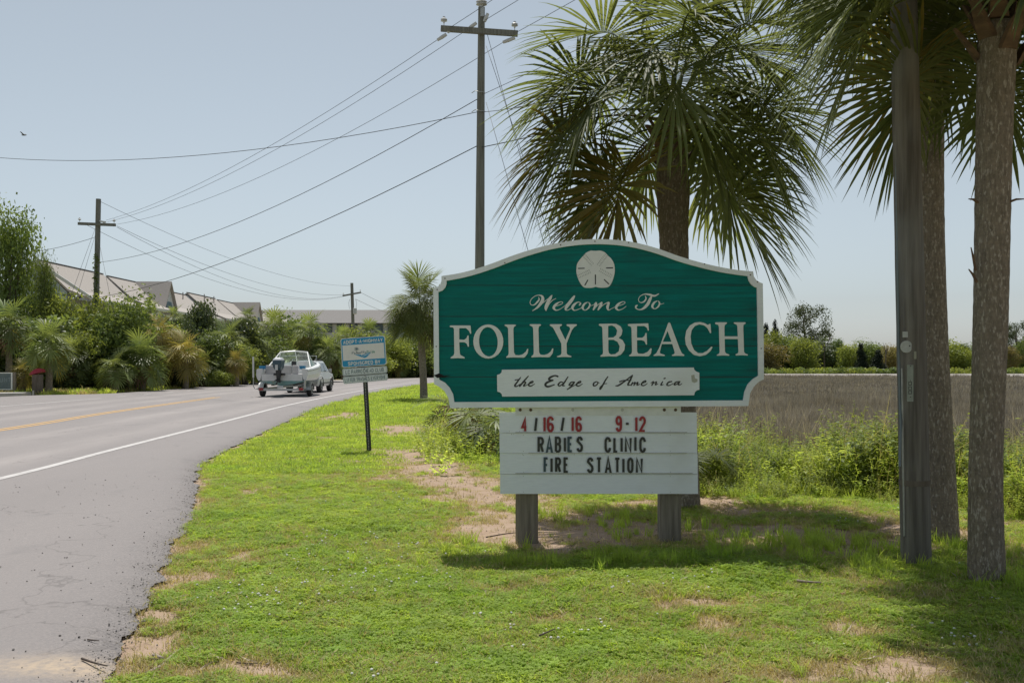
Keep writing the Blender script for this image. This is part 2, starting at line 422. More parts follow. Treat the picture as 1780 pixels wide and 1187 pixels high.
def ground_mat():
    m, nt, out = nodes('ground_soil')
    A = N(nt, 'ShaderNodeAttribute', attribute_name='bare'); Mh = N(nt, 'ShaderNodeAttribute', attribute_name='marsh')
    f, raw, _ = noise_fac(nt, 1.1, 6, (1,1,1), 'World', .6, .35, .65)
    g = mix(nt, f, (.24,.225,.09), (.33,.28,.14))
    fb, rb, _ = noise_fac(nt, 9, 5, (1,1,1), 'World', .65, .4, .7)
    g = mix(nt, fb, g, (.22,.19,.10))
    fs, rs, _ = noise_fac(nt, 4, 6, (1,1,1), 'World', .65, .35, .7)
    s = mix(nt, fs, (.41,.31,.23), (.33,.235,.17))
    fd, rd, _ = noise_fac(nt, 45, 3, (1,1,1), 'World', .6, .58, .7)
    s = mix(nt, fd, s, (.25,.18,.13))
    # ragged threshold between turf and sand
    ad = N(nt, 'ShaderNodeMath', operation='ADD'); nt.links.new(A.outputs['Fac'], ad.inputs[0])
    sc_ = N(nt, 'ShaderNodeMath', operation='MULTIPLY'); nt.links.new(rb, sc_.inputs[0]); sc_.inputs[1].default_value = .35
    nt.links.new(sc_.outputs[0], ad.inputs[1])
    mr = N(nt, 'ShaderNodeMapRange'); nt.links.new(ad.outputs[0], mr.inputs[0]); mr.inputs['From Min'].default_value = .36; mr.inputs['From Max'].default_value = .66
    col = mix(nt, mr.outputs[0], g, s)
    col = mix(nt, Mh.outputs['Fac'], col, (.20,.17,.14))
    p = N(nt, 'ShaderNodeBsdfPrincipled'); p.inputs['Roughness'].default_value = .95; p.inputs['Specular IOR Level'].default_value = .1
    nt.links.new(col, p.inputs['Base Color'])
    b = N(nt, 'ShaderNodeBump'); b.inputs['Strength'].default_value = .8; b.inputs['Distance'].default_value = .03
    nt.links.new(rb, b.inputs['Height']); nt.links.new(b.outputs[0], p.inputs['Normal'])
    nt.links.new(p.outputs[0], out.inputs[0]); return m
me.materials.append(ground_mat())
ground = link(bpy.data.objects.new('ground', me)); tag(ground, kind='structure')

def road_mat():
    m, nt, out = nodes('asphalt')
    f, raw, _ = noise_fac(nt, .35, 5, (1.6,.35,1), 'World', .6, .3, .7)
    c = mix(nt, f, (.285,.258,.250), (.245,.222,.216))
    f2, r2, _ = noise_fac(nt, 70, 3, (1,1,1), 'World', .7, .35, .7)
    c = mix(nt, f2, c, (.215,.20,.20))
    f3, r3, _ = noise_fac(nt, 190, 2, (1,1,1), 'World', .6, .66, .75)
    c = mix(nt, f3, c, (.46,.44,.42))
    f4, _, _ = noise_fac(nt, 1.3, 4, (1,.6,1), 'World', .6, .60, .8)
    c = mix(nt, f4, c, (.19,.178,.178))
    Wp = N(nt, 'ShaderNodeAttribute', attribute_name='wheel')
    fw, _, _ = noise_fac(nt, .9, 4, (1.5,.25,1), 'World', .6, .25, .7)
    wm = N(nt, 'ShaderNodeMath', operation='MULTIPLY'); nt.links.new(Wp.outputs['Fac'], wm.inputs[0]); nt.links.new(fw, wm.inputs[1])
    c = mix(nt, wm.outputs[0], c, (.335,.305,.295))
    gq = N(nt, 'ShaderNodeNewGeometry'); vq = N(nt, 'ShaderNodeTexVoronoi', feature='DISTANCE_TO_EDGE'); vq.inputs['Scale'].default_value = .22
    nq = N(nt, 'ShaderNodeTexNoise'); nq.inputs['Scale'].default_value = 1.7; nq.inputs['Detail'].default_value = 5; nt.links.new(gq.outputs['Position'], nq.inputs['Vector'])
    vadd = N(nt, 'ShaderNodeVectorMath', operation='MULTIPLY_ADD'); nt.links.new(nq.outputs['Color'], vadd.inputs[0]); vadd.inputs[1].default_value = (1.6,1.6,0); nt.links.new(gq.outputs['Position'], vadd.inputs[2]); nt.links.new(vadd.outputs[0], vq.inputs['Vector'])
    cr = N(nt, 'ShaderNodeMapRange'); nt.links.new(vq.outputs['Distance'], cr.inputs[0]); cr.inputs['From Min'].default_value = .0035; cr.inputs['From Max'].default_value = .0; cr.inputs['To Max'].default_value = .55
    c = mix(nt, cr.outputs[0], c, (.12,.11,.108))
    E = N(nt, 'ShaderNodeAttribute', attribute_name='edge')
    er = N(nt, 'ShaderNodeMath', operation='MULTIPLY'); nt.links.new(E.outputs['Fac'], er.inputs[0]); nt.links.new(f2, er.inputs[1])
    c = mix(nt, er.outputs[0], c, (.085,.078,.076))
    S = N(nt, 'ShaderNodeAttribute', attribute_name='sand')
    fs, _, _ = noise_fac(nt, 25, 4, (1,1,1), 'World', .6, .2, .6)
    sm = N(nt, 'ShaderNodeMath', operation='MULTIPLY'); nt.links.new(S.outputs['Fac'], sm.inputs[0]); nt.links.new(fs, sm.inputs[1])
    c = mix(nt, sm.outputs[0], c, (.44,.35,.26))
    p = N(nt, 'ShaderNodeBsdfPrincipled'); p.inputs['Roughness'].default_value = .82; p.inputs['Specular IOR Level'].default_value = .35
    nt.links.new(c, p.inputs['Base Color'])
    b = N(nt, 'ShaderNodeBump'); b.inputs['Strength'].default_value = .35; b.inputs['Distance'].default_value = .006
    nt.links.new(r2, b.inputs['Height']); nt.links.new(b.outputs[0], p.inputs['Normal'])
    nt.links.new(p.outputs[0], out.inputs[0]); return m
# asphalt sheet: rows across from the ragged right edge to the left edge
Rf = crom(R_EDGE, 30); Lf = crom(L_EDGE, 30)
ys = np.r_[np.arange(-8, 3, .5), np.arange(3, 20, .05), np.arange(20, 60, .25)]
Rn = np.c_[np.interp(ys, Rf[:, 1], Rf[:, 0]), ys]; Ln_ = np.c_[np.interp(ys, Lf[:, 1], Lf[:, 0]), ys]
def tail(P):
    Q = P[P[:, 1] > 60]; d = np.r_[0, np.cumsum(np.hypot(*np.diff(Q, axis=0).T))]; s = np.linspace(0, d[-1], 90); return np.c_[np.interp(s, d, Q[:, 0]), np.interp(s, d, Q[:, 1])]
Rs = np.vstack([Rn, tail(Rf)]); Ls = np.vstack([Ln_, tail(Lf)])
rag_f = lambda y: (fbm(y*3.0, y*.4, 4)-.5)*.20*sstep(60, 20, y) + (fbm(y*14, y*1.1+3, 2)-.5)*.07*sstep(40, 12, y)
Rs = Rs.copy(); Rs[:, 0] += rag_f(Rs[:, 1])
frac = np.r_[0, .003, .006, .012, .02, .03, .045, .065, np.linspace(.09, 1, 46)]
V = []; edge = []; sand = []; whl = []
for r, l in zip(Rs, Ls):
    for t in frac:
        x, y = r*(1-t)+l*t; d = t*np.hypot(*(l-r))
        V.append((x, y, .012+.038*min(1, d/.25)))
        ex = np.interp(y, [p[1] for p in E_LINE[:9]], [p[0] for p in E_LINE[:9]]); q = ex-x
        whl.append(sum(math.exp(-((q-k_)/.42)**2) for k_ in (1.0, 2.8, 6.4, 8.2)))
        edge.append(math.exp(-d/.22)*1.1); sand.append(1.15*math.exp(-(((x+2.3)/.42)**2+((y-5.12)/.17)**2)))
nc = len(frac); F = []
for i in range(len(Rs)-1):
    for k in range(nc-1):
        F.append((i*nc+k, (i+1)*nc+k, (i+1)*nc+k+1, i*nc+k+1))
me = bpy.data.meshes.new('road'); me.from_pydata(V, [], F)
me.polygons.foreach_set('use_smooth', [True]*len(F))
for nm, arr in (('edge', edge), ('sand', sand), ('wheel', whl)):
    q = me.attributes.new(nm, 'FLOAT', 'POINT'); q.data.foreach_set('value', np.clip(np.array(arr, dtype=np.float32), 0, 1))
me.materials.append(road_mat())
import bmesh
bm = bmesh.new(); bm.from_mesh(me); bmesh.ops.recalc_face_normals(bm, faces=bm.faces)
if sum(f.normal.z for f in bm.faces) < 0: bmesh.ops.reverse_faces(bm, faces=bm.faces)
bm.to_mesh(me); bm.free()
road = link(bpy.data.objects.new('road', me)); tag(road, kind='structure')

def stripe_mat(name, col, col2):
    m, nt, out = nodes(name)
    f, _, _ = noise_fac(nt, 5, 6, (1,1,1), 'World', .7, .45, .75)
    c = mix(nt, f, col, col2)
    p = N(nt, 'ShaderNodeBsdfPrincipled'); p.inputs['Roughness'].default_value = .7
    nt.links.new(c, p.inputs['Base Color']); nt.links.new(p.outputs[0], out.inputs[0]); return m
MAT['line_white'] = stripe_mat('line_white', (.53,.51,.50), (.37,.35,.34))
MAT['line_yellow'] = stripe_mat('line_yellow', (.62,.36,.10), (.45,.29,.13))
def stripe(name, P, w, mat, off=0.0):
    P = resample(crom(P, 10), .6); t = np.gradient(P, axis=0); t /= np.hypot(t[:, 0], t[:, 1])[:, None]
    nrm = np.c_[-t[:, 1], t[:, 0]]
    A = P + nrm*(off-w/2); B = P + nrm*(off+w/2)
    mb = MB()
    for i in range(len(P)-1):
        mb.poly([(*A[i], .0545), (*A[i+1], .0545), (*B[i+1], .0545), (*B[i], .0545)])
    o = mb.build(name, mat, None, recalc=False)
    if o.data.polygons[0].normal.z < 0: o.data.flip_normals()
    return tag(o, kind='structure')
stripe('road_edge_line', E_LINE, .15, MAT['line_white'])
stripe('road_centre_line', Y_LINE, .11, MAT['line_yellow'], -.12)
stripe('road_centre_line', Y_LINE, .11, MAT['line_yellow'], .12)
stripe('road_lane_line', [(-18.6,20),(-18.5,36),(-18.35,44.5)], .13, MAT['line_white'])
for k in range(9):
    y = 46.4+k*3.4
    stripe('road_lane_dash', [(-18.4-.035*k,y),(-18.42-.035*k,y+1.1)], .13, MAT['line_white'])

# concrete kerb on the far side
MAT['concrete'] = basic('concrete', (.44,.42,.40), (.36,.345,.33), 3, .85, .2)
mb = MB()
kp = [(-40,47.9),(-30,48.0),(-25.6,48.0),(-23.9,48.6)]
Pk = resample(crom(kp, 6), .8)
mb.loft([[(x, y-.06, .0),(x, y, .17),(x, y+.9, .19),(x, y+.9, .0)] for x, y in Pk])
tag(mb.build('kerb', MAT['concrete'], None), kind='structure')

# pale shore strip on the far side of the marsh
MAT['shore'] = basic('shore', (.37,.345,.315), (.24,.215,.19), .9, .9, .2, coord='World')
mb = MB(); xs = np.linspace(-5, 260, 90)
for i in range(len(xs)-1):
    a, b = xs[i], xs[i+1]; w = lambda x: 115.8 + math.sin(x*.13)*1.0 + math.sin(x*.037+1)*1.6
    mb.poly([(a, w(a), .02), (b, w(b), .02), (b, w(b)+2.6, .40), (a, w(a)+2.6, .40)])
tag(mb.build('shore', MAT['shore'], None, recalc=False), kind='structure')

# ------------------------------------------------------------------ scatter (stuff)
def src_collection(name, meshes):
    c = bpy.data.collections.new(name)
    for i, m_ in enumerate(meshes):
        o = bpy.data.objects.new('%s_%02d' % (name, i), m_); c.objects.link(o)
    return c
def scatter(name, P, sc, src, nsrc, label, cat, tilt=.0):
    n = len(P); me = bpy.data.meshes.new(name)
    me.vertices.add(n); me.vertices.foreach_set('co', np.asarray(P, dtype=np.float32).ravel())
    rot = np.c_[rng.normal(0, tilt, n), rng.normal(0, tilt, n), rng.random(n)*6.283].astype(np.float32)
    a = me.attributes.new('rot', 'FLOAT_VECTOR', 'POINT'); a.data.foreach_set('vector', rot.ravel())
    a = me.attributes.new('sc', 'FLOAT', 'POINT'); a.data.foreach_set('value', np.asarray(sc, dtype=np.float32))
    a = me.attributes.new('ix', 'INT', 'POINT'); a.data.foreach_set('value', rng.integers(0, nsrc, n).astype(np.int32))
    o = link(bpy.data.objects.new(name, me))
    g = bpy.data.node_groups.new(name, 'GeometryNodeTree')
    g.interface.new_socket('Geometry', in_out='INPUT', socket_type='NodeSocketGeometry')
    g.interface.new_socket('Geometry', in_out='OUTPUT', socket_type='NodeSocketGeometry')
    gi = g.nodes.new('NodeGroupInput'); go = g.nodes.new('NodeGroupOutput')
    ci = g.nodes.new('GeometryNodeCollectionInfo'); ci.inputs['Collection'].default_value = src
    ci.inputs['Separate Children'].default_value = True; ci.inputs['Reset Children'].default_value = True
    ip = g.nodes.new('GeometryNodeInstanceOnPoints'); ip.inputs['Pick Instance'].default_value = True
    def na(nm, t):
        q = g.nodes.new('GeometryNodeInputNamedAttribute'); q.data_type = t; q.inputs['Name'].default_value = nm
        return q.outputs[0]
    g.links.new(gi.outputs[0], ip.inputs['Points']); g.links.new(ci.outputs[0], ip.inputs['Instance'])
    g.links.new(na('ix', 'INT'), ip.inputs['Instance Index'])
    e2r = g.nodes.new('FunctionNodeEulerToRotation'); g.links.new(na('rot', 'FLOAT_VECTOR'), e2r.inputs[0])
    g.links.new(e2r.outputs[0], ip.inputs['Rotation']); g.links.new(na('sc', 'FLOAT'), ip.inputs['Scale'])
    g.links.new(ip.outputs[0], go.inputs[0])
    md = o.modifiers.new('scatter', 'NODES'); md.node_group = g
    tag(o, label, cat, kind='stuff')
    return o

def blades(n, rad, h, w, bend, mat, name, hvar=.45):
    """grass tuft: each blade two quads"""
    Q = []
    for i in range(n):
        a = rng.random()*6.283; r = rad*math.sqrt(rng.random()); bx, by = r*math.cos(a), r*math.sin(a)
        an = rng.random()*6.283; hh = h*(1-hvar*rng.random()); ww = w*(.6+.7*rng.random()); be = bend*hh*rng.random()
        dx, dy = math.cos(an), math.sin(an); sx, sy = -dy*ww/2, dx*ww/2
        p0 = np.array((bx, by, -.01)); p1 = p0+np.array((dx*be*.35, dy*be*.35, hh*.6)); p2 = p0+np.array((dx*be, dy*be, hh))
        s = np.array((sx, sy, 0))
        Q.append([p0-s, p0+s, p1+s*.8, p1-s*.8]); Q.append([p1-s*.8, p1+s*.8, p2+s*.15, p2-s*.15])
    return mesh_quads(name, np.array(Q), mat)
def clover_leaves(n, rad, mat, name):
    Q = []
    for i in range(n):
        a = rng.random()*6.283; r = rad*math.sqrt(rng.random()); c = np.array((r*math.cos(a), r*math.sin(a), .015+.03*rng.random()))
        for k in range(3):
            an = a+k*2.09; d = np.array((math.cos(an), math.sin(an), .25)); s = np.array((-math.sin(an), math.cos(an), 0)); L = .011+.005*rng.random()
            Q.append([c, c+d*L*.6-s*L*.5, c+d*L*1.2, c+d*L*.6+s*L*.5])
    return mesh_quads(name, np.array(Q), mat)
def flower(name):
    mb = MB(); mb.tube([(0,0,0),(0,0,.045)], .0015, 4); mb.lathe((0,0,.042), (0,0,1), [(0,.004),(.005,.011),(.012,.011),(.017,.004)], 6)
    m_ = bpy.data.meshes.new(name); m_.from_pydata(mb.v, [], mb.f); m_.materials.append(MAT['clover']); return m_

t_near = [blades(36, .08, .055, .006, 1.7, MAT['grass'], 'tuft_near%d' % i) for i in range(5)] + [clover_leaves(26, .075, MAT['grass'], 'clov%d' % i) for i in range(3)]
t_dry = [blades(20, .08, .045, .005, 1.2, MAT['grass_dry'], 'tuft_dry%d' % i) for i in range(3)]
t_far = [blades(70, .26, .08, .013, 1.6, MAT['grass'], 'tuft_far%d' % i) for i in range(4)]
t_tall = [blades(26, .06, .20, .0075, .9, MAT['grass'], 'tuft_tall%d' % i) for i in range(3)]
c_near = src_collection('near_turf', t_near); c_dry = src_collection('dry_turf', t_dry); c_far = src_collection('far_turf', t_far)
c_tall = src_collection('tall_turf', t_tall); c_fl = src_collection('clover_heads', [flower('clover_head')])
PROT = []     # no-grass discs (trunk feet)
def verge_pts(n, y0, y1, xl, xr, dens_pow=1.0):
    """random points in the verge, in the view wedge, density falling with distance"""
    y = y0 + (y1-y0)*rng.random(n)**dens_pow
    x = xl + (xr-xl)*rng.random(n)
    return x, y
def wedge(n, y0, y1, pw=1.3, m=.62):
    y = y0*(y1/y0)**(rng.random(n)**pw); x = (rng.random(n)*2-1)*m*y + 0
    return x, y
x, y = wedge(165000, 3.6, 15.5, 1.0, .84)
e = x-edge_x(y); b_ = bare(x, y)
keep = (e > .02) & (rng.random(len(x)) > sstep(.12, .78, b_)) & (marsh_m(x, y) < .3) & (rng.random(len(x)) < .93)
x1, y1 = x[keep], y[keep]; z1 = ground_z(x1, y1)
hs = .42+.65*fbm(x1*1.6, y1*1.6, 4)
scatter('lawn_grass', np.c_[x1, y1, z1], hs*(.75+.5*rng.random(len(x1))), c_near, 8, 'short green lawn grass and clover on the verge around the welcome sign', 'grass', .15)
x, y = wedge(82000, 3.6, 16, 1.0, .84); e = x-edge_x(y); b_ = bare(x, y)
keep = (e > -.03) & (rng.random(len(x)) < .9*sstep(-.1, .35, b_)*sstep(1.1, .45, b_)) & (marsh_m(x, y) < .3)
scatter('dry_grass', np.c_[x[keep], y[keep], ground_z(x[keep], y[keep])], .6+.7*rng.random(keep.sum()), c_dry, 3, 'thin straw coloured grass on the bare patches of the verge', 'grass', .25)
x, y = wedge(42000, 14.5, 95, .9, .60); e = x-edge_x(y); b_ = bare(x, y)
keep = (e > .1) & (rng.random(len(x)) > sstep(.2, .85, b_)) & (marsh_m(x, y) < .25) & (x < 3)
scatter('verge_grass', np.c_[x[keep], y[keep], ground_z(x[keep], y[keep])], (.6+.6*rng.random(keep.sum()))*np.clip(y[keep]/28, .75, 1.6), c_far, 4, 'mown green grass running along the road towards the bend', 'grass', .1)
x, y = wedge(6000, 3.8, 24, 1.0, .5); e = x-edge_x(y); cl = fbm(x*.9+11, y*.9+5, 3)
keep = (e > .3) & (cl > .56) & (bare(x, y) < .3) & (marsh_m(x, y) < .1)
scatter('clover_flowers', np.c_[x[keep], y[keep], ground_z(x[keep], y[keep])], .45+.4*rng.random(keep.sum()), c_fl, 1, 'white clover flower heads dotted through the lawn', 'flowers', .2)
# taller grass: along the sign's foot, round posts and trunks
tp = []
for cx, cy, rx, ry, n in ((.9,7.95,1.7,.22,160),(-.35,8.6,.35,.4,50),(2.4,9.0,.9,.5,130),(3.0,7.7,.6,.4,110),(3.6,7.0,.5,.4,90),(1.3,10.1,.7,.5,70),(.6,10.6,.6,.4,40),(2.0,8.4,.5,.25,60),(2.9,8.6,.5,.5,90),(3.7,8.6,.6,.5,90),(4.6,8.4,.6,.8,140),(1.0,9.1,.15,.2,14),(0.3,10.3,.3,.3,30),(4.2,7.6,.4,.6,80)):
    n = int(n*.4); a = rng.normal(0, .55, (n, 2)); tp.append(np.c_[cx+a[:, 0]*rx, cy+a[:, 1]*ry])
tp = np.vstack(tp)
scatter('tall_grass', np.c_[tp, ground_z(tp[:, 0], tp[:, 1])], .38+.5*rng.random(len(tp)), c_tall, 3, 'longer grass tufts under the sign and round the trunks and pole', 'grass', .15)
# yellowish grass under the hedge across the road
x = rng.uniform(-34, -19, 2600); y = rng.uniform(49, 82, 2600)
keep = (x < np.interp(y, [48.6,51.5,58,70,80], [-24.5,-21.4,-20.9,-21.1,-21.0])-.1)
t_bank = src_collection('bank_turf', [blades(40, .3, .32, .03, .9, MAT['grass_dry'], 'bank0'), blades(40, .3, .3, .03, .9, MAT['grass'], 'bank1'), blades(40, .3, .28, .03, .9, MAT['weed'], 'bank2')])
scatter('bank_grass', np.c_[x[keep], y[keep], ground_z(x[keep], y[keep])], .5+.7*rng.random(keep.sum()), t_bank, 3, 'yellowish rough grass on the bank below the roadside hedge', 'grass', .15)

# marsh reeds
t_reed = src_collection('reed_clump', [blades(34, .30, 1.0, .014, .28, MAT['reed'], 'reed%d' % i, .35) for i in range(4)])
t_reedf = src_collection('reed_far', [blades(60, 1.1, .8, .05, .3, MAT['reed'], 'reedf%d' % i, .3) for i in range(4)])
x, y = rng.uniform(1.5, 30, 34000), 13.2*(46/13.2)**rng.random(34000)
keep = (marsh_m(x, y) > .35) & (x < .85*y+2) & (x > -1)
scatter('marsh_reeds', np.c_[x[keep], y[keep], ground_z(x[keep], y[keep])], (.50+.5*fbm(x*.35, y*.2, 3)+.25*rng.random(len(x)))[keep], t_reed, 4, 'near belt of grey brown dead marsh reeds beyond the weeds', 'reeds', .12)
x, y = rng.uniform(0, 95, 26000), 42*(116/42)**rng.random(26000)
keep = (x < .8*y+6)
scatter('marsh_reeds', np.c_[x[keep], y[keep], np.full(keep.sum(), -.55)], (.62+.35*fbm(x*.12, y*.06, 3)+.25*rng.random(len(x)))[keep], t_reedf, 4, 'wide far field of grey brown marsh reeds before the tree line', 'reeds', .08)
t_pale = src_collection('reed_pale', [blades(3, .12, 1.25, .012, .5, MAT['reed_pale'], 'rpale%d' % i) for i in range(3)])
x, y = rng.uniform(1.5, 16, 1500), 13.5*(26/13.5)**rng.random(1500); keep = (marsh_m(x, y) > .25) & (x < .6*y)
scatter('pale_reed_stalks', np.c_[x[keep], y[keep], ground_z(x[keep], y[keep])], .7+.45*rng.random(keep.sum()), t_pale, 3, 'pale dry reed stalks leaning along the near edge of the marsh', 'reeds', .25)
x = rng.uniform(25, 100, 260); y = 115.2+np.abs(rng.normal(0, .9, 260))
scatter('shore_reeds', np.c_[x, y, np.full(260, -.1)], .35+.35*rng.random(260), t_reedf, 4, 'sparse reeds standing on the pale shore bank beyond the marsh', 'reeds', .15)
# odd longer tufts, rosettes and fallen leaf scraps over the lawn
x, y = wedge(900, 4.0, 16, 1.0, .55); e = x-edge_x(y); keep = (e > .3) & (marsh_m(x, y) < .1) & (fbm(x*.7+3, y*.7, 3) > .5)
scatter('lawn_tufts', np.c_[x[keep], y[keep], ground_z(x[keep], y[keep])], .22+.38*rng.random(keep.sum())**2, c_tall, 3, 'scattered longer grass tufts standing up out of the lawn', 'grass', .2)
def scrap(name, mat, L, W):
    return mesh_quads(name, np.array([[(-L, 0, .004), (0, -W, .001), (L*.3, 0, .010), (0, W, .002)], [(L*.3, 0, .010), (0, -W, .001), (L, -W*.2, .004), (L, W*.2, .006)]]), mat)
c_scrap = src_collection('leaf_scrap', [scrap('scrap0', MAT['frond_dead'], .03, .009), scrap('scrap1', MAT['grass_dry'], .045, .006), scrap('scrap2', MAT['reed_pale'], .06, .004)])
x, y = wedge(1500, 4.0, 13, 1.0, .55); e = x-edge_x(y); keep = (e > .1) & (x > -2.5) & (rng.random(1500) < .25+.75*sstep(-.5, 2, x))
scatter('lawn_litter', np.c_[x[keep], y[keep], ground_z(x[keep], y[keep])+.022], .5+.9*rng.random(keep.sum()), c_scrap, 3, 'dry leaf scraps and straw scattered over the lawn', 'litter', .35)
# ------------------------------------------------------------------ lettering helpers
def ribbon(mb, pts, T, y0, n=6, dy=-.00005):
    """pts: (x, y, width) pen path in source units; T maps (x,y)->(X,Z) metres and gives scale T.k"""
    P = crom([(a, b, c) for a, b, c in pts], n)
    XZ = np.array([T(p[0], p[1]) for p in P]); W = P[:, 2]*T.k
    t = np.gradient(XZ, axis=0); t /= np.maximum(np.hypot(t[:, 0], t[:, 1]), 1e-9)[:, None]
    nr = np.c_[-t[:, 1], t[:, 0]]
    A = XZ + nr*W[:, None]/2; B = XZ - nr*W[:, None]/2
    for i in range(len(P)-1):
        y = y0 + dy*i
        mb.poly([(A[i,0], y, A[i,1]), (A[i+1,0], y, A[i+1,1]), (B[i+1,0], y, B[i+1,1]), (B[i,0], y, B[i,1])])
    for j, yy in ((0, y0-dy), (len(P)-1, y0+dy*len(P))):
        r = W[j]/2
        if r > .0015: mb.poly([(XZ[j,0]+r*math.cos(a), yy, XZ[j,1]+r*math.sin(a)) for a in np.linspace(0, 2*math.pi, 9)[:-1]])
    return mb
class Map:
    """zoomed trace coordinates -> sign plane metres"""
    def __init__(s, ou, ov, z, D):
        s.ou, s.ov, s.z, s.kk = ou, ov, z, D/FPX; s.k = s.kk/z
    def __call__(s, x, y):
        u = s.ou + x/s.z; v = s.ov + y/s.z
        return ((u-U0)*s.kk, CAMH-(v-V0)*s.kk)
def flat(o):
    """front faces look at -Y"""
    me = o.data
    import bmesh
    bm = bmesh.new(); bm.from_mesh(me)
    for f in bm.faces:
        if f.normal.y > 0: f.normal_flip()
    bm.to_mesh(me); bm.free(); return o

def arc(cx, cy, rx, ry, a0, a1, n=7):
    return [(cx+rx*math.cos(math.radians(a)), cy+ry*math.sin(math.radians(a))) for a in np.linspace(a0, a1, n)]
# condensed block capitals: strokes in a unit box, y up
GL = {
 'A': [[(0,0),(.5,1),(1,0)], [(.2,.3),(.8,.3)]], 'B': [[(0,0),(0,1),(.6,1)]+arc(.6,.77,.36,.23,90,-90)+[(0,.54)], [(.6,.54)]+arc(.6,.27,.4,.27,90,-90)+[(0,0)]],
 'C': [arc(.5,.72,.5,.28,0,180)+arc(.5,.28,.5,.28,180,360)], 'D': [[(0,0),(0,1),(.5,1)]+arc(.5,.7,.5,.3,90,0)+arc(.5,.3,.5,.3,0,-90)+[(0,0)]],
 'E': [[(1,1),(0,1),(0,0),(1,0)], [(0,.52),(.8,.52)]], 'F': [[(1,1),(0,1),(0,0)], [(0,.52),(.8,.52)]],
 'G': [arc(.5,.72,.5,.28,0,180)+arc(.5,.28,.5,.28,180,360)+[(1,.48),(.55,.48)]], 'H': [[(0,0),(0,1)], [(1,0),(1,1)], [(0,.5),(1,.5)]],
 'I': [[(.5,0),(.5,1)]], 'L': [[(0,1),(0,0),(1,0)]], 'N': [[(0,0),(0,1),(1,0),(1,1)]], 'M': [[(0,0),(0,1),(.5,.3),(1,1),(1,0)]],
 'O': [arc(.5,.72,.5,.28,0,180)+arc(.5,.28,.5,.28,180,360)+[(1,.72)]], 'P': [[(0,0),(0,1),(.6,1)]+arc(.6,.73,.4,.27,90,-90)+[(0,.46)]],
 'R': [[(0,0),(0,1),(.55,1)]+arc(.55,.76,.45,.24,90,-90)+[(0,.52)], [(.5,.52),(1,0)]], 'S': [arc(.5,.74,.5,.26,10,180,6)+arc(.5,.26,.5,.26,70,-170,8)],
 'T': [[(0,1),(1,1)], [(.5,1),(.5,0)]], 'U': [[(0,1),(0,.28)]+arc(.5,.28,.5,.28,180,360)+[(1,1)]], 'V': [[(0,1),(.5,0),(1,1)]],
 'W': [[(0,1),(.25,0),(.5,.75),(.75,0),(1,1)]], 'Y': [[(0,1),(.5,.45),(1,1)], [(.5,.45),(.5,0)]],
 '1': [[(.1,.8),(.75,1),(.75,0)]], '2': [arc(.5,.72,.5,.28,175,-20,7)+[(0,0),(1,0)]], '4': [[(.7,0),(.7,1),(0,.3),(1,.3)]],
 '6': [arc(.5,.74,.5,.26,10,180,6)+[(0,.3)]+arc(.5,.27,.5,.27,180,540,11)], '9': [arc(.5,.73,.5,.27,360,0,11)+[(1,.3)]+arc(.5,.26,.5,.26,0,-170,6)],
 '-': [[(0,.5),(1,.5)]], '/': [[(0,0),(1,1)]],
}
def block(mb, ch, fx, w, y0):
    """fx(a,b) with a,b in the unit box -> (X,Z); w stroke width in metres"""
    for si, st in enumerate(GL[ch]):
        P = np.array([fx(a, b) for a, b in st])
        d = np.diff(P, axis=0); L = np.hypot(d[:, 0], d[:, 1]); keepi = [0]+[i+1 for i in range(len(d)) if L[i] > 1e-6]
        P = P[keepi]; d = np.diff(P, axis=0); d /= np.hypot(d[:, 0], d[:, 1])[:, None]
        nseg = len(d); nr = np.c_[-d[:, 1], d[:, 0]]
        off = []
        for i in range(len(P)):
            if i == 0: m_ = nr[0]; s = 1
            elif i == len(P)-1: m_ = nr[-1]; s = 1
            else:
                m_ = nr[i-1]+nr[i]; l = np.hypot(*m_)
                if l < .3: m_ = nr[i]; s = 1
                else: m_ = m_/l; s = min(1/max(m_.dot(nr[i]), .35), 1.9)
            off.append(m_*s*w/2)
        off = np.array(off); A = P+off; B = P-off
        for i in range(nseg):
            y = y0-.00006*(i+si*10)
            mb.poly([(A[i,0],y,A[i,1]),(A[i+1,0],y,A[i+1,1]),(B[i+1,0],y,B[i+1,1]),(B[i,0],y,B[i,1])])
    return mb

# ------------------------------------------------------------------ welcome sign
SD = 8.8; kS = SD/FPX
def S(u, v): return ((u-U0)*kS, CAMH-(v-V0)*kS)
wsign = thing('welcome_sign', (*[(1042-U0)*kS, SD+.10], 0), 'large green and white wooden welcome sign with arched top on two posts', 'sign')
zA = 1780/600.
def Z1(x, y): return S(740+x/zA, 400+y/zA)
top = crom([(82,238),(170,224),(250,204),(350,170),(450,132),(560,97),(660,72),(770,54),(872,48),(980,52),(1090,68),(1200,98),(1300,134),(1400,164),(1500,188),(1600,206),(1686,214)], 3)
def cove(cx, cy, rx, ry, a0, a1, n=7): return arc(cx, cy, rx, ry, a0, a1, n)
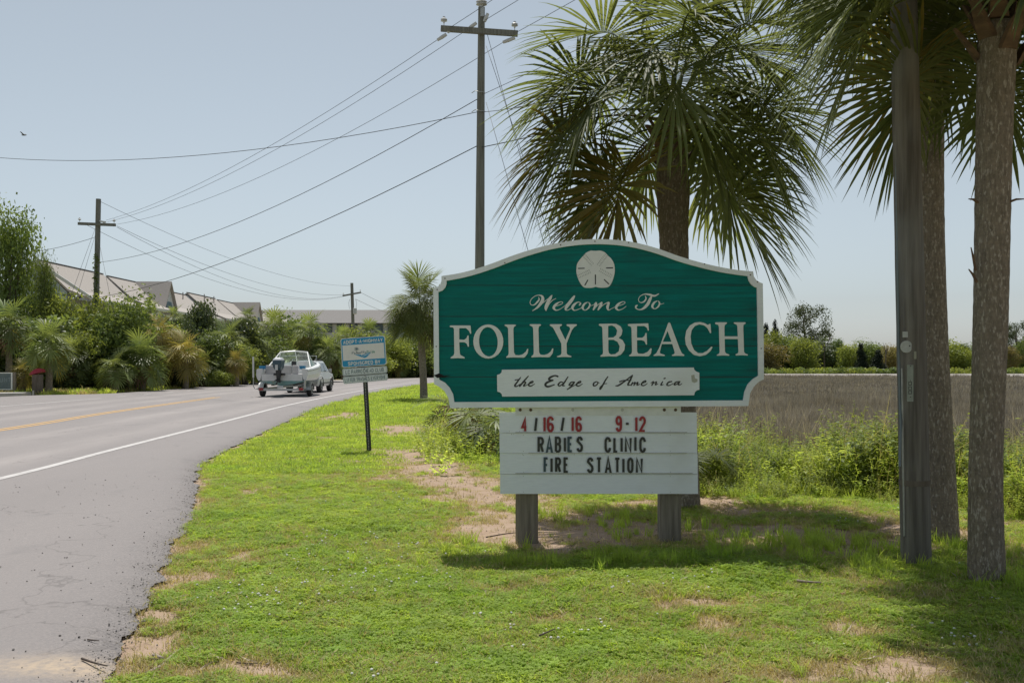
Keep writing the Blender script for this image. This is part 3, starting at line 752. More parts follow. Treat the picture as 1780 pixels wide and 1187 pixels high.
# y grows downwards in trace units
outer = [tuple(p) for p in top]
outer += [(1690,240),(1702,258),(1720,270),(1736,276)]
outer += [(1740,520),(1742,768)]
outer += [(1715,782),(1690,806),(1670,842),(1662,906)]
outer += [(900,911),(126,916)]
outer += [(118,866),(98,830),(72,808),(44,794)]
outer += [(42,550),(40,300)]
outer += [(62,294),(76,280),(82,262)]
itop = crom([(108,262),(185,248),(262,228),(358,196),(455,158),(565,122),(662,97),(770,80),(872,74),(980,78),(1085,94),(1195,124),(1295,160),(1392,188),(1490,212),(1580,228),(1658,238)], 3)
inner = [tuple(p) for p in itop]
inner += [(1664,262),(1676,280),(1690,292),(1706,298)]
inner += [(1710,520),(1713,750)]
inner += [(1684,768),(1658,796),(1642,834),(1635,877)]
inner += [(900,881),(148,886)]
inner += [(142,846),(124,812),(100,786),(70,770)]
inner += [(68,550),(66,320)]
inner += [(88,312),(102,296),(108,278)]
outer = [Z1(*p) for p in outer]; inner = [Z1(*p) for p in inner]
board_y0, board_y1 = SD, SD+.045
# planks: slice the board outline between seams
def clip_poly(P, z, keep_above):
    out = []
    for i in range(len(P)):
        a, b = P[i], P[(i+1) % len(P)]
        ia = (a[1] >= z) == keep_above; ib = (b[1] >= z) == keep_above
        if ia: out.append(a)
        if ia != ib:
            t = (z-a[1])/(b[1]-a[1]); out.append((a[0]+(b[0]-a[0])*t, z))
    return out
board = MB()
seams = [-9]+[Z1(0, y)[1] for y in (758, 598, 445, 285)]+[9]
mid = [((a[0]+b[0])/2, (a[1]+b[1])/2) for a, b in zip(outer, inner)]
backing = MB(); backing.prism(mid, SD+.012, SD+.040)
bk = backing.build('sign_board', MAT['letter_black'], wsign)
for i in range(len(seams)-1):
    P = clip_poly(clip_poly(mid, seams[i]+.0026, True), seams[i+1]-.0026, False)
    if len(P) > 2:
        pm = MB(); pm.prism(P, SD+random.uniform(0, .0015), SD+.0115); pm.build('plank', MAT['green_board'], bk)
bo = MB(); bo.ring(outer, inner, SD-.020, SD+.046)
brd = bo.build('border', MAT['white_paint'], wsign)
# screws in the border
for x, y in ((872,60),(695,78),(1045,66),(408,170),(1436,176),(1672,232),(1708,268),(55,600),(1728,610),(100,250),(60,308)):
    X, Zz = Z1(x, y); mb = MB(); mb.lathe((X, SD-.0205, Zz), (0,-1,0), [(0,.006),(.002,.005)], 8); mb.build('screw', MAT['boot'], brd)
# weathered split at the left edge
mb = MB(); mb.prism([Z1(*p) for p in ((42,748),(70,738),(95,750),(132,748),(96,758),(60,762))], SD-.0215, SD-.0195); mb.build('dark_split', MAT['dark_hole'], wsign)

# big serif capitals
zF = 1780/280.; mF = Map(770, 550, zF, SD); mB = Map(1030, 550, zF, SD)
def ell(cx, cy, rx, ry, tilt=0, n=28):
    t = math.radians(tilt); return [(cx+rx*math.cos(a)*math.cos(t)-ry*math.sin(a)*math.sin(t), cy+rx*math.cos(a)*math.sin(t)+ry*math.sin(a)*math.cos(t)) for a in np.linspace(0, 2*math.pi, n+1)[:-1]]
Lp = [(678,95),(690,90),(800,90),(810,100),(785,115),(778,140),(785,400),(800,425),(840,430),(880,418),(915,390),(932,355),(944,360),(935,410),(905,450),(890,455),(780,452),(700,456),(697,448),(722,425),(726,400),(720,140),(712,118),(682,103)]
CAPS = [
 (mF, [(72,108),(85,100),(305,100),(313,190),(302,193),(288,160),(255,130),(180,130),(180,255),(235,258),(260,240),(272,210),(284,210),(288,335),(275,335),(262,300),(235,285),(180,285),(186,400),(192,425),(240,450),(240,464),(165,460),(85,464),(85,452),(118,430),(126,405),(122,140),(112,122),(78,118)], []),
 (mF, ell(501,277,166,188), [ell(502,280,103,162,-4)]),
 (mF, Lp, []), (mF, [(x+277, y-4) for x, y in Lp], []),
 (mF, [(1178,92),(1190,86),(1310,86),(1318,96),(1290,115),(1292,135),(1352,260),(1405,140),(1400,118),(1365,102),(1368,86),(1475,86),(1482,96),(1450,118),(1425,150),(1366,298),(1368,410),(1380,425),(1420,438),(1418,450),(1340,447),(1262,450),(1258,440),(1300,425),(1310,405),(1308,300),(1228,145),(1210,118),(1182,102)], []),
 (mB, [(68,90),(78,82),(200,80),(260,82),(310,110),(330,155),(320,205),(288,238),(330,260),(358,310),(352,370),(315,420),(262,443),(180,440),(90,445),(85,435),(112,415),(116,395),(108,130),(100,112),(72,100)],
   [[(172,105),(215,100),(250,118),(272,155),(262,205),(230,232),(172,235)], [(174,258),(230,258),(275,280),(300,330),(290,385),(250,415),(205,420),(180,405),(174,370)]]),
 (mB, [(388,92),(398,84),(615,76),(622,155),(612,160),(600,125),(570,106),(490,106),(490,235),(550,235),(575,215),(585,182),(597,182),(602,310),(590,312),(575,275),(545,262),(490,262),(492,390),(505,410),(560,412),(610,390),(642,350),(654,355),(645,410),(620,440),(500,438),(405,440),(402,430),(430,412),(436,390),(430,130),(422,112),(390,102)], []),
 (mB, [(845,65),(858,75),(960,350),(985,405),(1015,425),(1010,437),(945,434),(878,437),(876,425),(905,412),(908,395),(880,305),(765,305),(742,395),(750,410),(800,425),(798,437),(735,434),(675,437),(672,428),(705,405),(735,350),(835,75)], [[(828,160),(872,280),(775,280)]]),
 (mB, [(1310,185),(1298,185),(1270,130),(1230,98),(1180,88),(1130,105),(1095,150),(1082,220),(1090,300),(1120,370),(1165,405),(1215,405),(1265,380),(1312,332),(1326,340),(1300,385),(1250,425),(1185,440),(1120,425),(1065,375),(1030,310),(1022,240),(1035,160),(1075,100),(1130,68),(1190,62),(1240,75),(1275,95),(1295,80),(1302,82)], []),
 (mB, [(1352,75),(1360,65),(1480,65),(1486,76),(1460,95),(1456,115),(1457,220),(1604,220),(1600,110),(1592,92),(1558,76),(1562,65),(1688,65),(1694,76),(1668,92),(1664,110),(1672,390),(1685,408),(1717,420),(1712,432),(1650,428),(1582,432),(1578,420),(1608,405),(1612,390),(1606,250),(1458,250),(1462,390),(1475,408),(1512,422),(1508,434),(1440,430),(1375,434),(1372,424),(1400,408),(1404,390),(1396,115),(1388,95),(1356,84)], []),
]
def curve_letter(T, pts, holes, y0, depth, mat, name, parent):
    cu = bpy.data.curves.new(name, 'CURVE'); cu.dimensions = '2D'; cu.fill_mode = 'BOTH'; cu.extrude = depth/2
    for poly in [pts]+holes:
        sp = cu.splines.new('POLY'); sp.points.add(len(poly)-1); sp.use_cyclic_u = True
        for i, p in enumerate(poly):
            X, Zz = T(*p); sp.points[i].co = (X, Zz, 0, 1)
    tmp = bpy.data.objects.new('tmp', cu); COL.objects.link(tmp)
    dg = bpy.context.evaluated_depsgraph_get(); me = bpy.data.meshes.new_from_object(tmp.evaluated_get(dg))
    V = [(v.co.x, y0+depth/2-v.co.z, v.co.y) for v in me.vertices]; F = [list(p.vertices) for p in me.polygons]
    bpy.data.objects.remove(tmp); bpy.data.meshes.remove(me); bpy.data.curves.remove(cu)
    mb = MB(); mb.v = V; mb.f = F
    return mb.build(name, mat, parent)
def round_poly(P, holes=False):
    # soften corners a little
    out = []
    n = len(P)
    for i in range(n):
        a = np.array(P[i-1]); b = np.array(P[i]); c = np.array(P[(i+1) % n])
        la = np.hypot(*(a-b)); lc = np.hypot(*(c-b)); t = 4.0
        out.append(tuple(b+(a-b)*min(.45, t/la))); out.append(tuple(b+(c-b)*min(.45, t/lc)))
    return out
for T, pts, holes in CAPS:
    curve_letter(T, round_poly(pts), holes, SD-.008, .0085, MAT['letter_white'], 'letter', wsign)

# script words
zW = 1780/260.; mW = Map(910, 500, zW, SD)
e_ = [[(355,228,6),(410,212,8),(460,190,8),(463,172,8),(430,172,10),(385,200,26),(360,240,30),(385,268,14),(430,258,8),(480,225,6)]]
o_ = [[(762,173,8),(725,195,22),(703,240,26),(730,268,9),(770,245,18),(790,205,20),(775,175,8)], [(775,178,6),(800,212,6),(840,202,6)]]
sh = lambda L, dx, dy: [[(x+dx, y+dy, w) for x, y, w in s] for s in L]
WEL = [
 [[(178,112,4),(186,140,15),(165,170,20),(130,203,14),(95,205,8),(78,180,8),(95,135,8),(140,100,8),(185,90,11),(222,105,26),(228,145,38),(200,195,34),(160,240,22),(106,276,7)], [(108,275,7),(180,225,7),(270,150,8),(343,92,8)], [(335,95,14),(318,125,34),(285,185,38),(265,240,32),(268,275,8)], [(268,275,7),(300,205,8),(340,155,9),(385,130,6)]],
 e_, [[(480,228,6),(550,160,8),(610,100,9)], [(604,103,22),(568,155,38),(515,225,36),(500,262,16),(530,266,9),(585,235,6)]],
 [[(668,205,20),(680,185,14),(650,172,10),(605,200,28),(582,240,28),(605,270,11),(660,255,8),(715,225,6)]],
 o_, [[(838,202,6),(862,176,12),(860,205,32),(832,262,18)], [(835,264,7),(885,205,8),(930,175,14)], [(930,182,24),(912,225,32),(888,264,16)], [(892,264,7),(950,205,8),(1010,175,14)], [(1015,182,24),(1000,230,32),(1010,266,14),(1045,252,7),(1095,226,6)]],
 sh(e_, 742, -2),
 [[(1528,98,14),(1508,135,32),(1478,195,36),(1430,245,26),(1380,262,12),(1340,245,14),(1338,222,22),(1352,212,16)], [(1448,98,6),(1458,130,16),(1435,165,18),(1395,178,9),(1368,150,8),(1385,105,8),(1440,78,12),(1500,84,22),(1560,98,20),(1608,74,9)]],
 sh(o_, 830, -16)]
for L in WEL:
    mb = MB()
    for i, s in enumerate(L): ribbon(mb, s, mW, SD-.0012-.003*0-.0009*i)
    flat(mb.build('letter', MAT['letter_white'], wsign, recalc=False))

# motto panel
zM = 1780/360.; mM = Map(860, 635, zM, SD)
mp_ = [(62,37)]+[(1708,18)]+[(1712,36),(1728,52),(1755,62)]+[(1756,208)]+[(1734,214),(1718,228),(1710,256)]+[(64,267)]+[(60,246),(46,232),(22,224)]+[(20,82)]+[(44,74),(58,60)]
mb = MB(); mb.prism([mM(*p) for p in mp_], SD-.020, SD-.001); panel = mb.build('motto_panel', MAT['white_paint'], wsign)
e2 = [[(292,160,6),(325,147,9),(327,135,9),(305,146,13),(290,168,13),(310,177,10),(342,158,5)]]
MOT = [
 [[(222,103,9),(195,140,13),(172,174,15),(190,179,10),(218,160,6)], [(175,126,9),(215,118,9)]],
 [[(288,92,9),(255,130,14),(214,178,14)], [(222,165,7),(255,142,10),(264,150,13),(248,175,13),(265,173,7),(292,158,5)]],
 e2,
 [[(540,94,16),(515,88,13),(475,104,18),(466,122,15),(500,126,10)], [(500,128,11),(450,146,18),(434,168,18),(458,182,16),(512,165,8)]],
 [[(590,150,9),(568,142,11),(545,163,15),(558,176,11),(592,150,8)], [(628,98,9),(605,135,13),(582,170,14),(600,174,7)]],
 [[(680,142,9),(655,146,12),(638,168,12),(658,166,9),(682,143,9)], [(684,144,12),(655,182,14),(622,206,9)], [(650,190,6),(690,168,6),(705,160,5)]],
 sh(e2, 410, 0),
 [[(872,140,9),(850,152,14),(848,174,13),(870,170,11),(886,148,10),(872,138,7),(897,150,5)]],
 [[(970,97,10),(945,135,13),(915,190,14),(902,204,12),(906,184,7),(935,160,7),(962,155,5)]],
 [[(1182,84,9),(1125,128,13),(1065,170,14),(1038,175,9)], [(1180,88,13),(1160,130,15),(1142,166,14),(1162,168,7)], [(1072,140,12),(1110,128,9),(1168,128,8)]],
 [[(1182,146,10),(1170,170,12)], [(1172,165,6),(1204,144,10),(1194,170,12)], [(1196,165,6),(1228,144,10),(1220,168,12),(1245,160,5)]],
 sh(e2, 968, -4),
 [[(1340,152,6),(1362,138,10),(1348,170,12)], [(1352,160,6),(1388,140,10),(1378,166,12),(1400,158,5)]],
 [[(1440,140,10),(1425,168,12),(1447,163,5)], [(1452,113,11),(1462,109,11)]],
 [[(1518,138,11),(1492,144,13),(1476,166,13),(1496,172,9),(1532,154,5)]],
 [[(1580,138,9),(1552,146,13),(1540,166,12),(1562,160,9),(1588,137,9)], [(1588,138,11),(1574,163,13),(1590,166,8),(1606,155,5)]]]
for L in MOT:
    mb = MB()
    for i, s in enumerate(L): ribbon(mb, s, mM, SD-.0208-.0006*i)
    flat(mb.build('letter', MAT['letter_black'], panel, recalc=False))
mb = MB(); mb.prism([mM(*p) for p in ((1685,85),(1712,78),(1718,110),(1740,118),(1738,140),(1712,150),(1690,140))], SD-.0206, SD-.019); mb.build('peeled_patch', basic('peel', (.50,.50,.44), (.40,.40,.34), 40, .8), panel)

# sand dollar emblem
zE = 1257/90.; mE = Map(990, 425, zE, SD)
ep = crom([(520,150),(630,158),(740,152),(850,190),(930,270),(1010,345),(1075,460),(1096,580),(1092,700),(1060,830),(1010,950),(940,1032),(800,1052),(690,1045),(630,1030),(560,1050),(450,1056),(350,1040),(280,970),(215,850),(170,700),(166,590),(185,470),(250,370),(320,290),(400,205),(520,150)], 4)[:-1]
mb = MB(); mb.prism([mE(*p) for p in ep], SD-.008, SD-.001); emb = mb.build('sand_dollar_emblem', MAT['letter_white'], wsign)
for s in ([(212,584,26),(355,580,26)], [(895,572,28),(1045,570,28)], [(627,742,30),(627,965,26)], [(375,985,28),(440,868,28)], [(842,855,28),(950,958,26)]):
    mb = MB(); ribbon(mb, s, mE, SD-.0086, 2); flat(mb.build('slot', MAT['letter_black'], emb, recalc=False))
MAT['stitch'] = basic('stitch', (.16,.18,.18), (.30,.32,.32), 60, .6)
for (a, b) in (((350,265),(575,515)), ((890,260),(680,530)), ((215,780),(520,640)), ((735,620),(1045,790))):
    mb = MB(); a = np.array(a, float); b = np.array(b, float); d = (b-a)/np.hypot(*(b-a)); nn = np.array((-d[1], d[0]))
    for i in range(8):
        c = a+(b-a)*(i+.3)/8
        for s in (-1, 1):
            p = c+nn*s*18; q = p+nn*s*30-d*20
            ribbon(mb, [(p[0],p[1],11), (q[0],q[1],8)], mE, SD-.0086-.00002*i, 1)
    flat(mb.build('stitching', MAT['stitch'], emb, recalc=False))

# lower message board: four lapped boards
zL = 1637/400.; mL = Map(850, 690, zL, SD)
rows = [(110,254),(257,400),(402,548),(551,690)]
msg = None
mb = MB(); x0, z0 = mL(80, 690-4); x1, z1 = mL(1484, 116); mb.box(x0, x1, SD+.040, SD+.058, z0, z1); mbo = mb.build('message_board', MAT['white_paint'], wsign)
for (ya, yb), (xa, xb) in zip(rows, ((74,1482),(75,1484),(77,1488),(79,1490))):
    X0, Zt = mL(xa, ya); X1, Zb = mL(xb, yb)
    mb = MB(); mb.hexa([(X0,SD+.018,Zb),(X1,SD+.018,Zb),(X1,SD+.0395,Zb),(X0,SD+.0395,Zb),(X0,SD+.026,Zt),(X1,SD+.026,Zt),(X1,SD+.0395,Zt),(X0,SD+.0395,Zt)])
    pl = mb.build('plank', MAT['white_paint'], mbo)
    nl = MB()
    for q in range(7):
        px = random.uniform(xa+20, xb-20) if q > 1 else (245 if q else 1293)
        for yy in ((ya+14, yb-14) if q < 2 else (random.choice((ya+8, yb-10)),)):
            X, Zz = mL(px, yy); t = (Zz-Zb)/(Zt-Zb); yf = SD+.018+.008*t
            nl.lathe((X, yf-.0002, Zz), (0,-1,0), [(0,.0035),(.0008,.003)], 6)
    tag(nl.build('nail_row', MAT['galv'], pl), kind='stuff')
# letter tracks
for yy, xa, xb in ((252,188,1410),(399,280,1410),(543,188,1450)):
    X0, Zz = mL(xa, yy); X1, _ = mL(xb, yy); mb = MB(); mb.box(X0, X1, SD+.008, SD+.0175, Zz-.002, Zz+.004); mb.build('letter_track', MAT['galv'], mbo)
TXT = [('4',228,275,140,252,'r'),('/',320,347,140,250,'k'),('1',382,406,136,252,'r'),('6',412,463,136,252,'r'),('/',508,540,138,250,'k'),('1',583,606,136,250,'r'),('6',615,663,136,250,'r'),
 ('9',900,948,133,248,'r'),('-',966,1004,182,198,'k'),('1',1036,1060,136,250,'r'),('2',1068,1118,136,250,'r'),
 ('R',345,392,283,398,'k'),('A',403,457,283,398,'b'),('B',468,515,281,396,'k'),('I',532,549,281,395,'k'),('E',558,598,281,393,'b'),('S',622,670,279,393,'k'),('C',822,870,283,397,'k'),('L',885,922,283,397,'k'),('I',936,953,283,397,'k'),('N',966,1017,283,398,'k'),('I',1035,1051,277,391,'k'),('C',1070,1118,283,398,'k'),
 ('F',388,426,428,541,'b'),('I',438,453,428,541,'k'),('R',470,514,428,540,'k'),('E',530,570,428,540,'k'),('S',697,745,428,542,'k'),('T',760,807,428,543,'k'),('A',823,875,430,543,'k'),('T',890,938,430,543,'k'),('I',949,966,431,544,'k'),('O',984,1030,430,543,'k'),('N',1045,1096,430,545,'k')]
LW = 17
for ch, xa, xb, ya, yb, c in TXT:
    row = 0 if yb < 256 else 1 if yb < 402 else 2
    h = LW/2
    def fx(a, b, xa=xa, xb=xb, ya=ya, yb=yb):
        ha = h if xb-xa > 2*h else (xb-xa)/2
        hb = h if yb-ya > 2*h else (yb-ya)/2
        v = 0 if ch in 'AVW' else 1
        x_ = (xa+ha)+(xb-xa-2*ha)*a; y_ = (yb-hb*v)-(yb-ya-2*hb*v)*b
        return mL(x_, y_)
    yf = SD+.0085
    mb = MB(); block(mb, ch, fx, LW*mL.k, yf)
    flat(mb.build('letter', {'r':MAT['letter_red'],'k':MAT['letter_black'],'b':MAT['letter_blue_black']}[c], mbo, recalc=False))
# steel rail between the boards
X0, Zt = mL(188, 72); X1, Zb = mL(1368, 107); mb = MB(); mb.box(X0, X1, SD+.020, SD+.030, Zb-.03, Zt+.03); rail = mb.build('rail', MAT['white_trim'], wsign)
for x in (222,297,597,950,1250,1330):
    X, Zz = mL(x, 92); mb = MB(); mb.lathe((X, SD+.0198, Zz), (0,-1,0), [(0,.014),(.003,.014),(.0031,.008),(.009,.008)], 10); mb.build('bolt', MAT['galv'] if x in (597,950) else MAT['boot'], rail)
# posts
for (xa, xb, yb) in ((190,350,1060),(1225,1378,1070)):
    X0, _ = mL(xa, 0); X1, Zb = mL(xb, yb); cx = (X0+X1)/2; w = (X1-X0)/2*1.01
    secs = []
    for zz in np.linspace(-.25, 2.2, 14):
        o_f = (fbm(np.array([cx*9]), np.array([zz*4]))[0]-.5)*.008
        ww = w+o_f; c = .02
        secs.append([(cx-ww+c,SD+.060,zz),(cx+ww-c,SD+.060,zz),(cx+ww,SD+.060+c,zz),(cx+ww,SD+.245-c,zz),(cx+ww-c,SD+.245,zz),(cx-ww+c,SD+.245,zz),(cx-ww,SD+.245-c,zz),(cx-ww,SD+.060+c,zz)])
    mb = MB(); mb.loft(secs); mb.build('post', MAT['post_wood'], wsign)

# ------------------------------------------------------------------ adopt-a-highway sign
AD = 18.1
hs_ = thing('highway_sponsor_sign', (*at(641,785,AD)[:2], 0), 'small leaning blue and white roadside sponsor sign on a dark perforated post', 'sign')
MAT['sign_blue'] = basic('sign_blue', (.012,.30,.60), (.016,.32,.62), 30, .4)
MAT['sign_white'] = basic('sign_white', (.84,.83,.84), (.80,.79,.80), 20, .4)
MAT['sign_pale'] = basic('sign_pale', (.74,.80,.84), (.68,.74,.78), 12, .45)
MAT['sign_text'] = basic('sign_text', (.10,.17,.22), (.13,.20,.25), 12, .5)
MAT['sign_green'] = basic('sign_green', (.03,.30,.22), None, rough=.5)
MAT['post_dark'] = basic('post_dark', (.035,.045,.042), (.025,.03,.03), 14, .6)
zH = 1088/110.
class HMap:
    k = AD/FPX/zH
    def __call__(s, x, y): return ((580+x/zH-U0)*AD/FPX, CAMH-(570+y/zH-V0)*AD/FPX)
mH = HMap()
def quad_pt(c, a, b):       # c: tl,tr,br,bl; a right, b down
    t = np.array(c[0])*(1-a)+np.array(c[1])*a; q = np.array(c[3])*(1-a)+np.array(c[2])*a
    return tuple(t*(1-b)+q*b)
def rrect(c, inset=0.0, rad=.05, asp=1.5):
    ia, ib = inset/asp, inset; ra, rb = rad/asp, rad
    out = []
    for cx, cy, a0 in ((1-ia-ra, ib+rb, -90), (1-ia-ra, 1-ib-rb, 0), (ia+ra, 1-ib-rb, 90), (ia+ra, ib+rb, 180)):
        for a in np.linspace(a0, a0+90, 5): out.append((cx+ra*math.cos(math.radians(a)), cy+rb*math.sin(math.radians(a))))
    return [mH(*quad_pt(c, a, b)) for a, b in out]
C1 = [(115,183),(880,130),(912,632),(145,685)]
mb = MB(); mb.prism(rrect(C1, 0, .08), AD-.004, AD); pl1 = mb.build('sponsor_plate', MAT['sign_white'], hs_)
mb = MB(); mb.prism(rrect(C1, .022, .07), AD-.0052, AD-.0042); mb.build('blue_field', MAT['sign_blue'], pl1)
mb = MB(); mb.prism([mH(*quad_pt(C1, a, b)) for a, b in ((.035,.24),(.965,.24),(.965,.765),(.035,.765))], AD-.0064, AD-.0054); mb.build('white_field', MAT['sign_white'], pl1)
def text_on(c, txt, a0, a1, b0, b1, mat, parent, y0, wfrac=.17, sp=.28):
    n = len(txt); wid = [(.45 if q == 'I' else .45 if q in '- ' else 1.25 if q in 'W' else 1.0) for q in txt]
    tot = sum(wid)+sp*(n-1); a = a0
    for q, w in zip(txt, wid):
        wa = w/tot*(a1-a0)
        if q != ' ':
            hgt = b1-b0; ins = wfrac*.5
            def fx(u_, v_, a=a, wa=wa):
                cw = wa*(.18 if q != 'I' else .5)
                return mH(*quad_pt(c, a+cw*.5+(wa-cw)*u_, b1-hgt*ins-(hgt-2*hgt*ins)*v_))
            p0 = mH(*quad_pt(c, .5, b0)); p1 = mH(*quad_pt(c, .5, b1)); H = math.hypot(p0[0]-p1[0], p0[1]-p1[1])
            mb = MB(); block(mb, q, fx, H*wfrac, y0); flat(mb.build('letter', mat, parent, recalc=False))
        a += wa+sp/tot*(a1-a0)
text_on(C1, 'ADOPT-A-HIGHWAY', .06, .945, .075, .205, MAT['letter_white'], pl1, AD-.0072, .19)
text_on(C1, 'SPONSORED BY', .14, .86, .815, .945, MAT['letter_white'], pl1, AD-.0072, .19)
# logo: palm, wordmark, road
mb = MB()
for i in range(9):
    a = math.radians(-160+i*40); ribbon(mb, [(395,370,5),(395+20*math.cos(a),358+18*math.sin(a),9),(390+44*math.cos(a),365+40*math.sin(a),4)], mH, AD-.0072-.0001*i, 3)
ribbon(mb, [(398,370,8),(402,430,8)], mH, AD-.0085, 2)
flat(mb.build('palm_logo', MAT['sign_text'], pl1, recalc=False))
mb = MB(); mb.poly([(p[0], AD-.0072, p[1]) for p in (mH(350,452), mH(470,460), mH(500,505), mH(520,516))])
mb.poly([(p[0], AD-.0073, p[1]) for p in (mH(480,470), mH(580,430), mH(640,420), mH(575,495), mH(535,516), mH(505,505))]); flat(mb.build('road_logo', MAT['sign_blue'], pl1, recalc=False))
mb = MB(); ribbon(mb, [(500,492,4),(550,462,10),(610,440,4)], mH, AD-.0078, 4); flat(mb.build('road_stripe_logo', MAT['sign_white'], pl1, recalc=False))
def word(txt, x0, y0, x1, y1, h, mat):
    n = len(txt); st = {'P':[[(0,0),(0,1),(.7,1),(1,.85),(.7,.55),(0,.55)]],'a':[[(.9,.55),(.4,.6),(.1,.3),(.4,0),(.9,.15)],[(.9,.6),(.9,0)]],'l':[[(.5,0),(.5,1)]],'m':[[(0,0),(0,.55),(.4,.55),(.45,0)],[(.45,.55),(.9,.55),(.95,0)]],
      'e':[[(.1,.3),(.9,.3),(.7,.6),(.3,.6),(.1,.3),(.4,0),(.9,.1)]],'t':[[(.5,1),(.5,.1),(.8,0)],[(.1,.65),(.9,.65)]],'o':[[(.5,0),(.1,.3),(.5,.6),(.9,.3),(.5,0)]],'r':[[(.2,0),(.2,.6)],[(.2,.4),(.8,.6)]],'i':[[(.5,0),(.5,.6)],[(.5,.8),(.5,.9)]],'d':[[(.8,.55),(.2,.55),(.2,0),(.8,.05)],[(.85,0),(.85,1)]]}
    mb = MB()
    for i, q in enumerate(txt):
        cx = x0+(x1-x0)*i/n; w = (x1-x0)/n*.8; cy = y0+(y1-y0)*i/n
        for j, s in enumerate(st[q]):
            ribbon(mb, [(cx+a*w, cy-b*h, 7) for a, b in s], mH, AD-.0082-.0004*j-.0001*i, 1)
    flat(mb.build('wordmark', mat, pl1, recalc=False))
word('Palmetto', 316, 452, 568, 434, 44, MAT['sign_text']); word('Pride', 572, 434, 715, 424, 44, MAT['sign_green'])
C2 = [(150,702),(915,650),(922,770),(155,828)]; C3 = [(155,842),(925,782),(935,895),(170,965)]
for c, t in ((C2, 'LC PARROTHEAD CLUB'), (C3, 'LITTER TRASHES EVERYONE')):
    mb = MB(); mb.prism(rrect(c, 0, .22, 6.2), AD-.004, AD); q = mb.build('name_plate', MAT['sign_pale'], hs_)
    mb = MB(); mb.ring(rrect(c, .07, .17, 6.2), rrect(c, .105, .15, 6.2), AD-.0052, AD-.0042); mb.build('plate_border', MAT['sign_text'], q)
    text_on(c, t, .07 if t[1] == 'C' else .04, .925 if t[1] == 'C' else .955, .24, .78, MAT['sign_text'], q, AD-.0062, .12)
for x, y in ((530,705),(530,770),(540,828),(525,590),(500,150)):
    X, Zz = mH(x, y); mb = MB(); mb.lathe((X, AD-.0075, Zz), (0,-1,0), [(0,.009),(.006,.008)], 8); mb.build('bolt', MAT['post_dark'], hs_)
# U-channel post; white discs on its face paint the light showing through the holes
pb = at(641, 783, AD); pt = at(630, 585, AD)
mb = MB(); w = .032
secs = []
for t in (-.06, 1.0):
    p = pb+(pt-pb)*t
    secs.append([(p.x-w*1.35,AD+.045,p.z),(p.x-w,AD+.045,p.z),(p.x-w*.72,AD+.010,p.z),(p.x+w*.72,AD+.010,p.z),(p.x+w,AD+.045,p.z),(p.x+w*1.35,AD+.045,p.z),(p.x+w*1.35,AD+.05,p.z),(p.x+w*.8,AD+.05,p.z),(p.x+w*.6,AD+.015,p.z),(p.x-w*.6,AD+.015,p.z),(p.x-w*.8,AD+.05,p.z),(p.x-w*1.35,AD+.05,p.z)])
mb.loft(secs); hp = mb.build('post', MAT['post_dark'], hs_)
mb = MB()
for i in range(46):
    p = pb+(pt-pb)*(.015+i*.0135); mb.lathe((p.x, AD+.0098, p.z), (0,-1,0), [(0,.0065),(.001,.0065)], 6)
tag(mb.build('punched_hole_row', MAT['sign_white'], hp), kind='stuff')
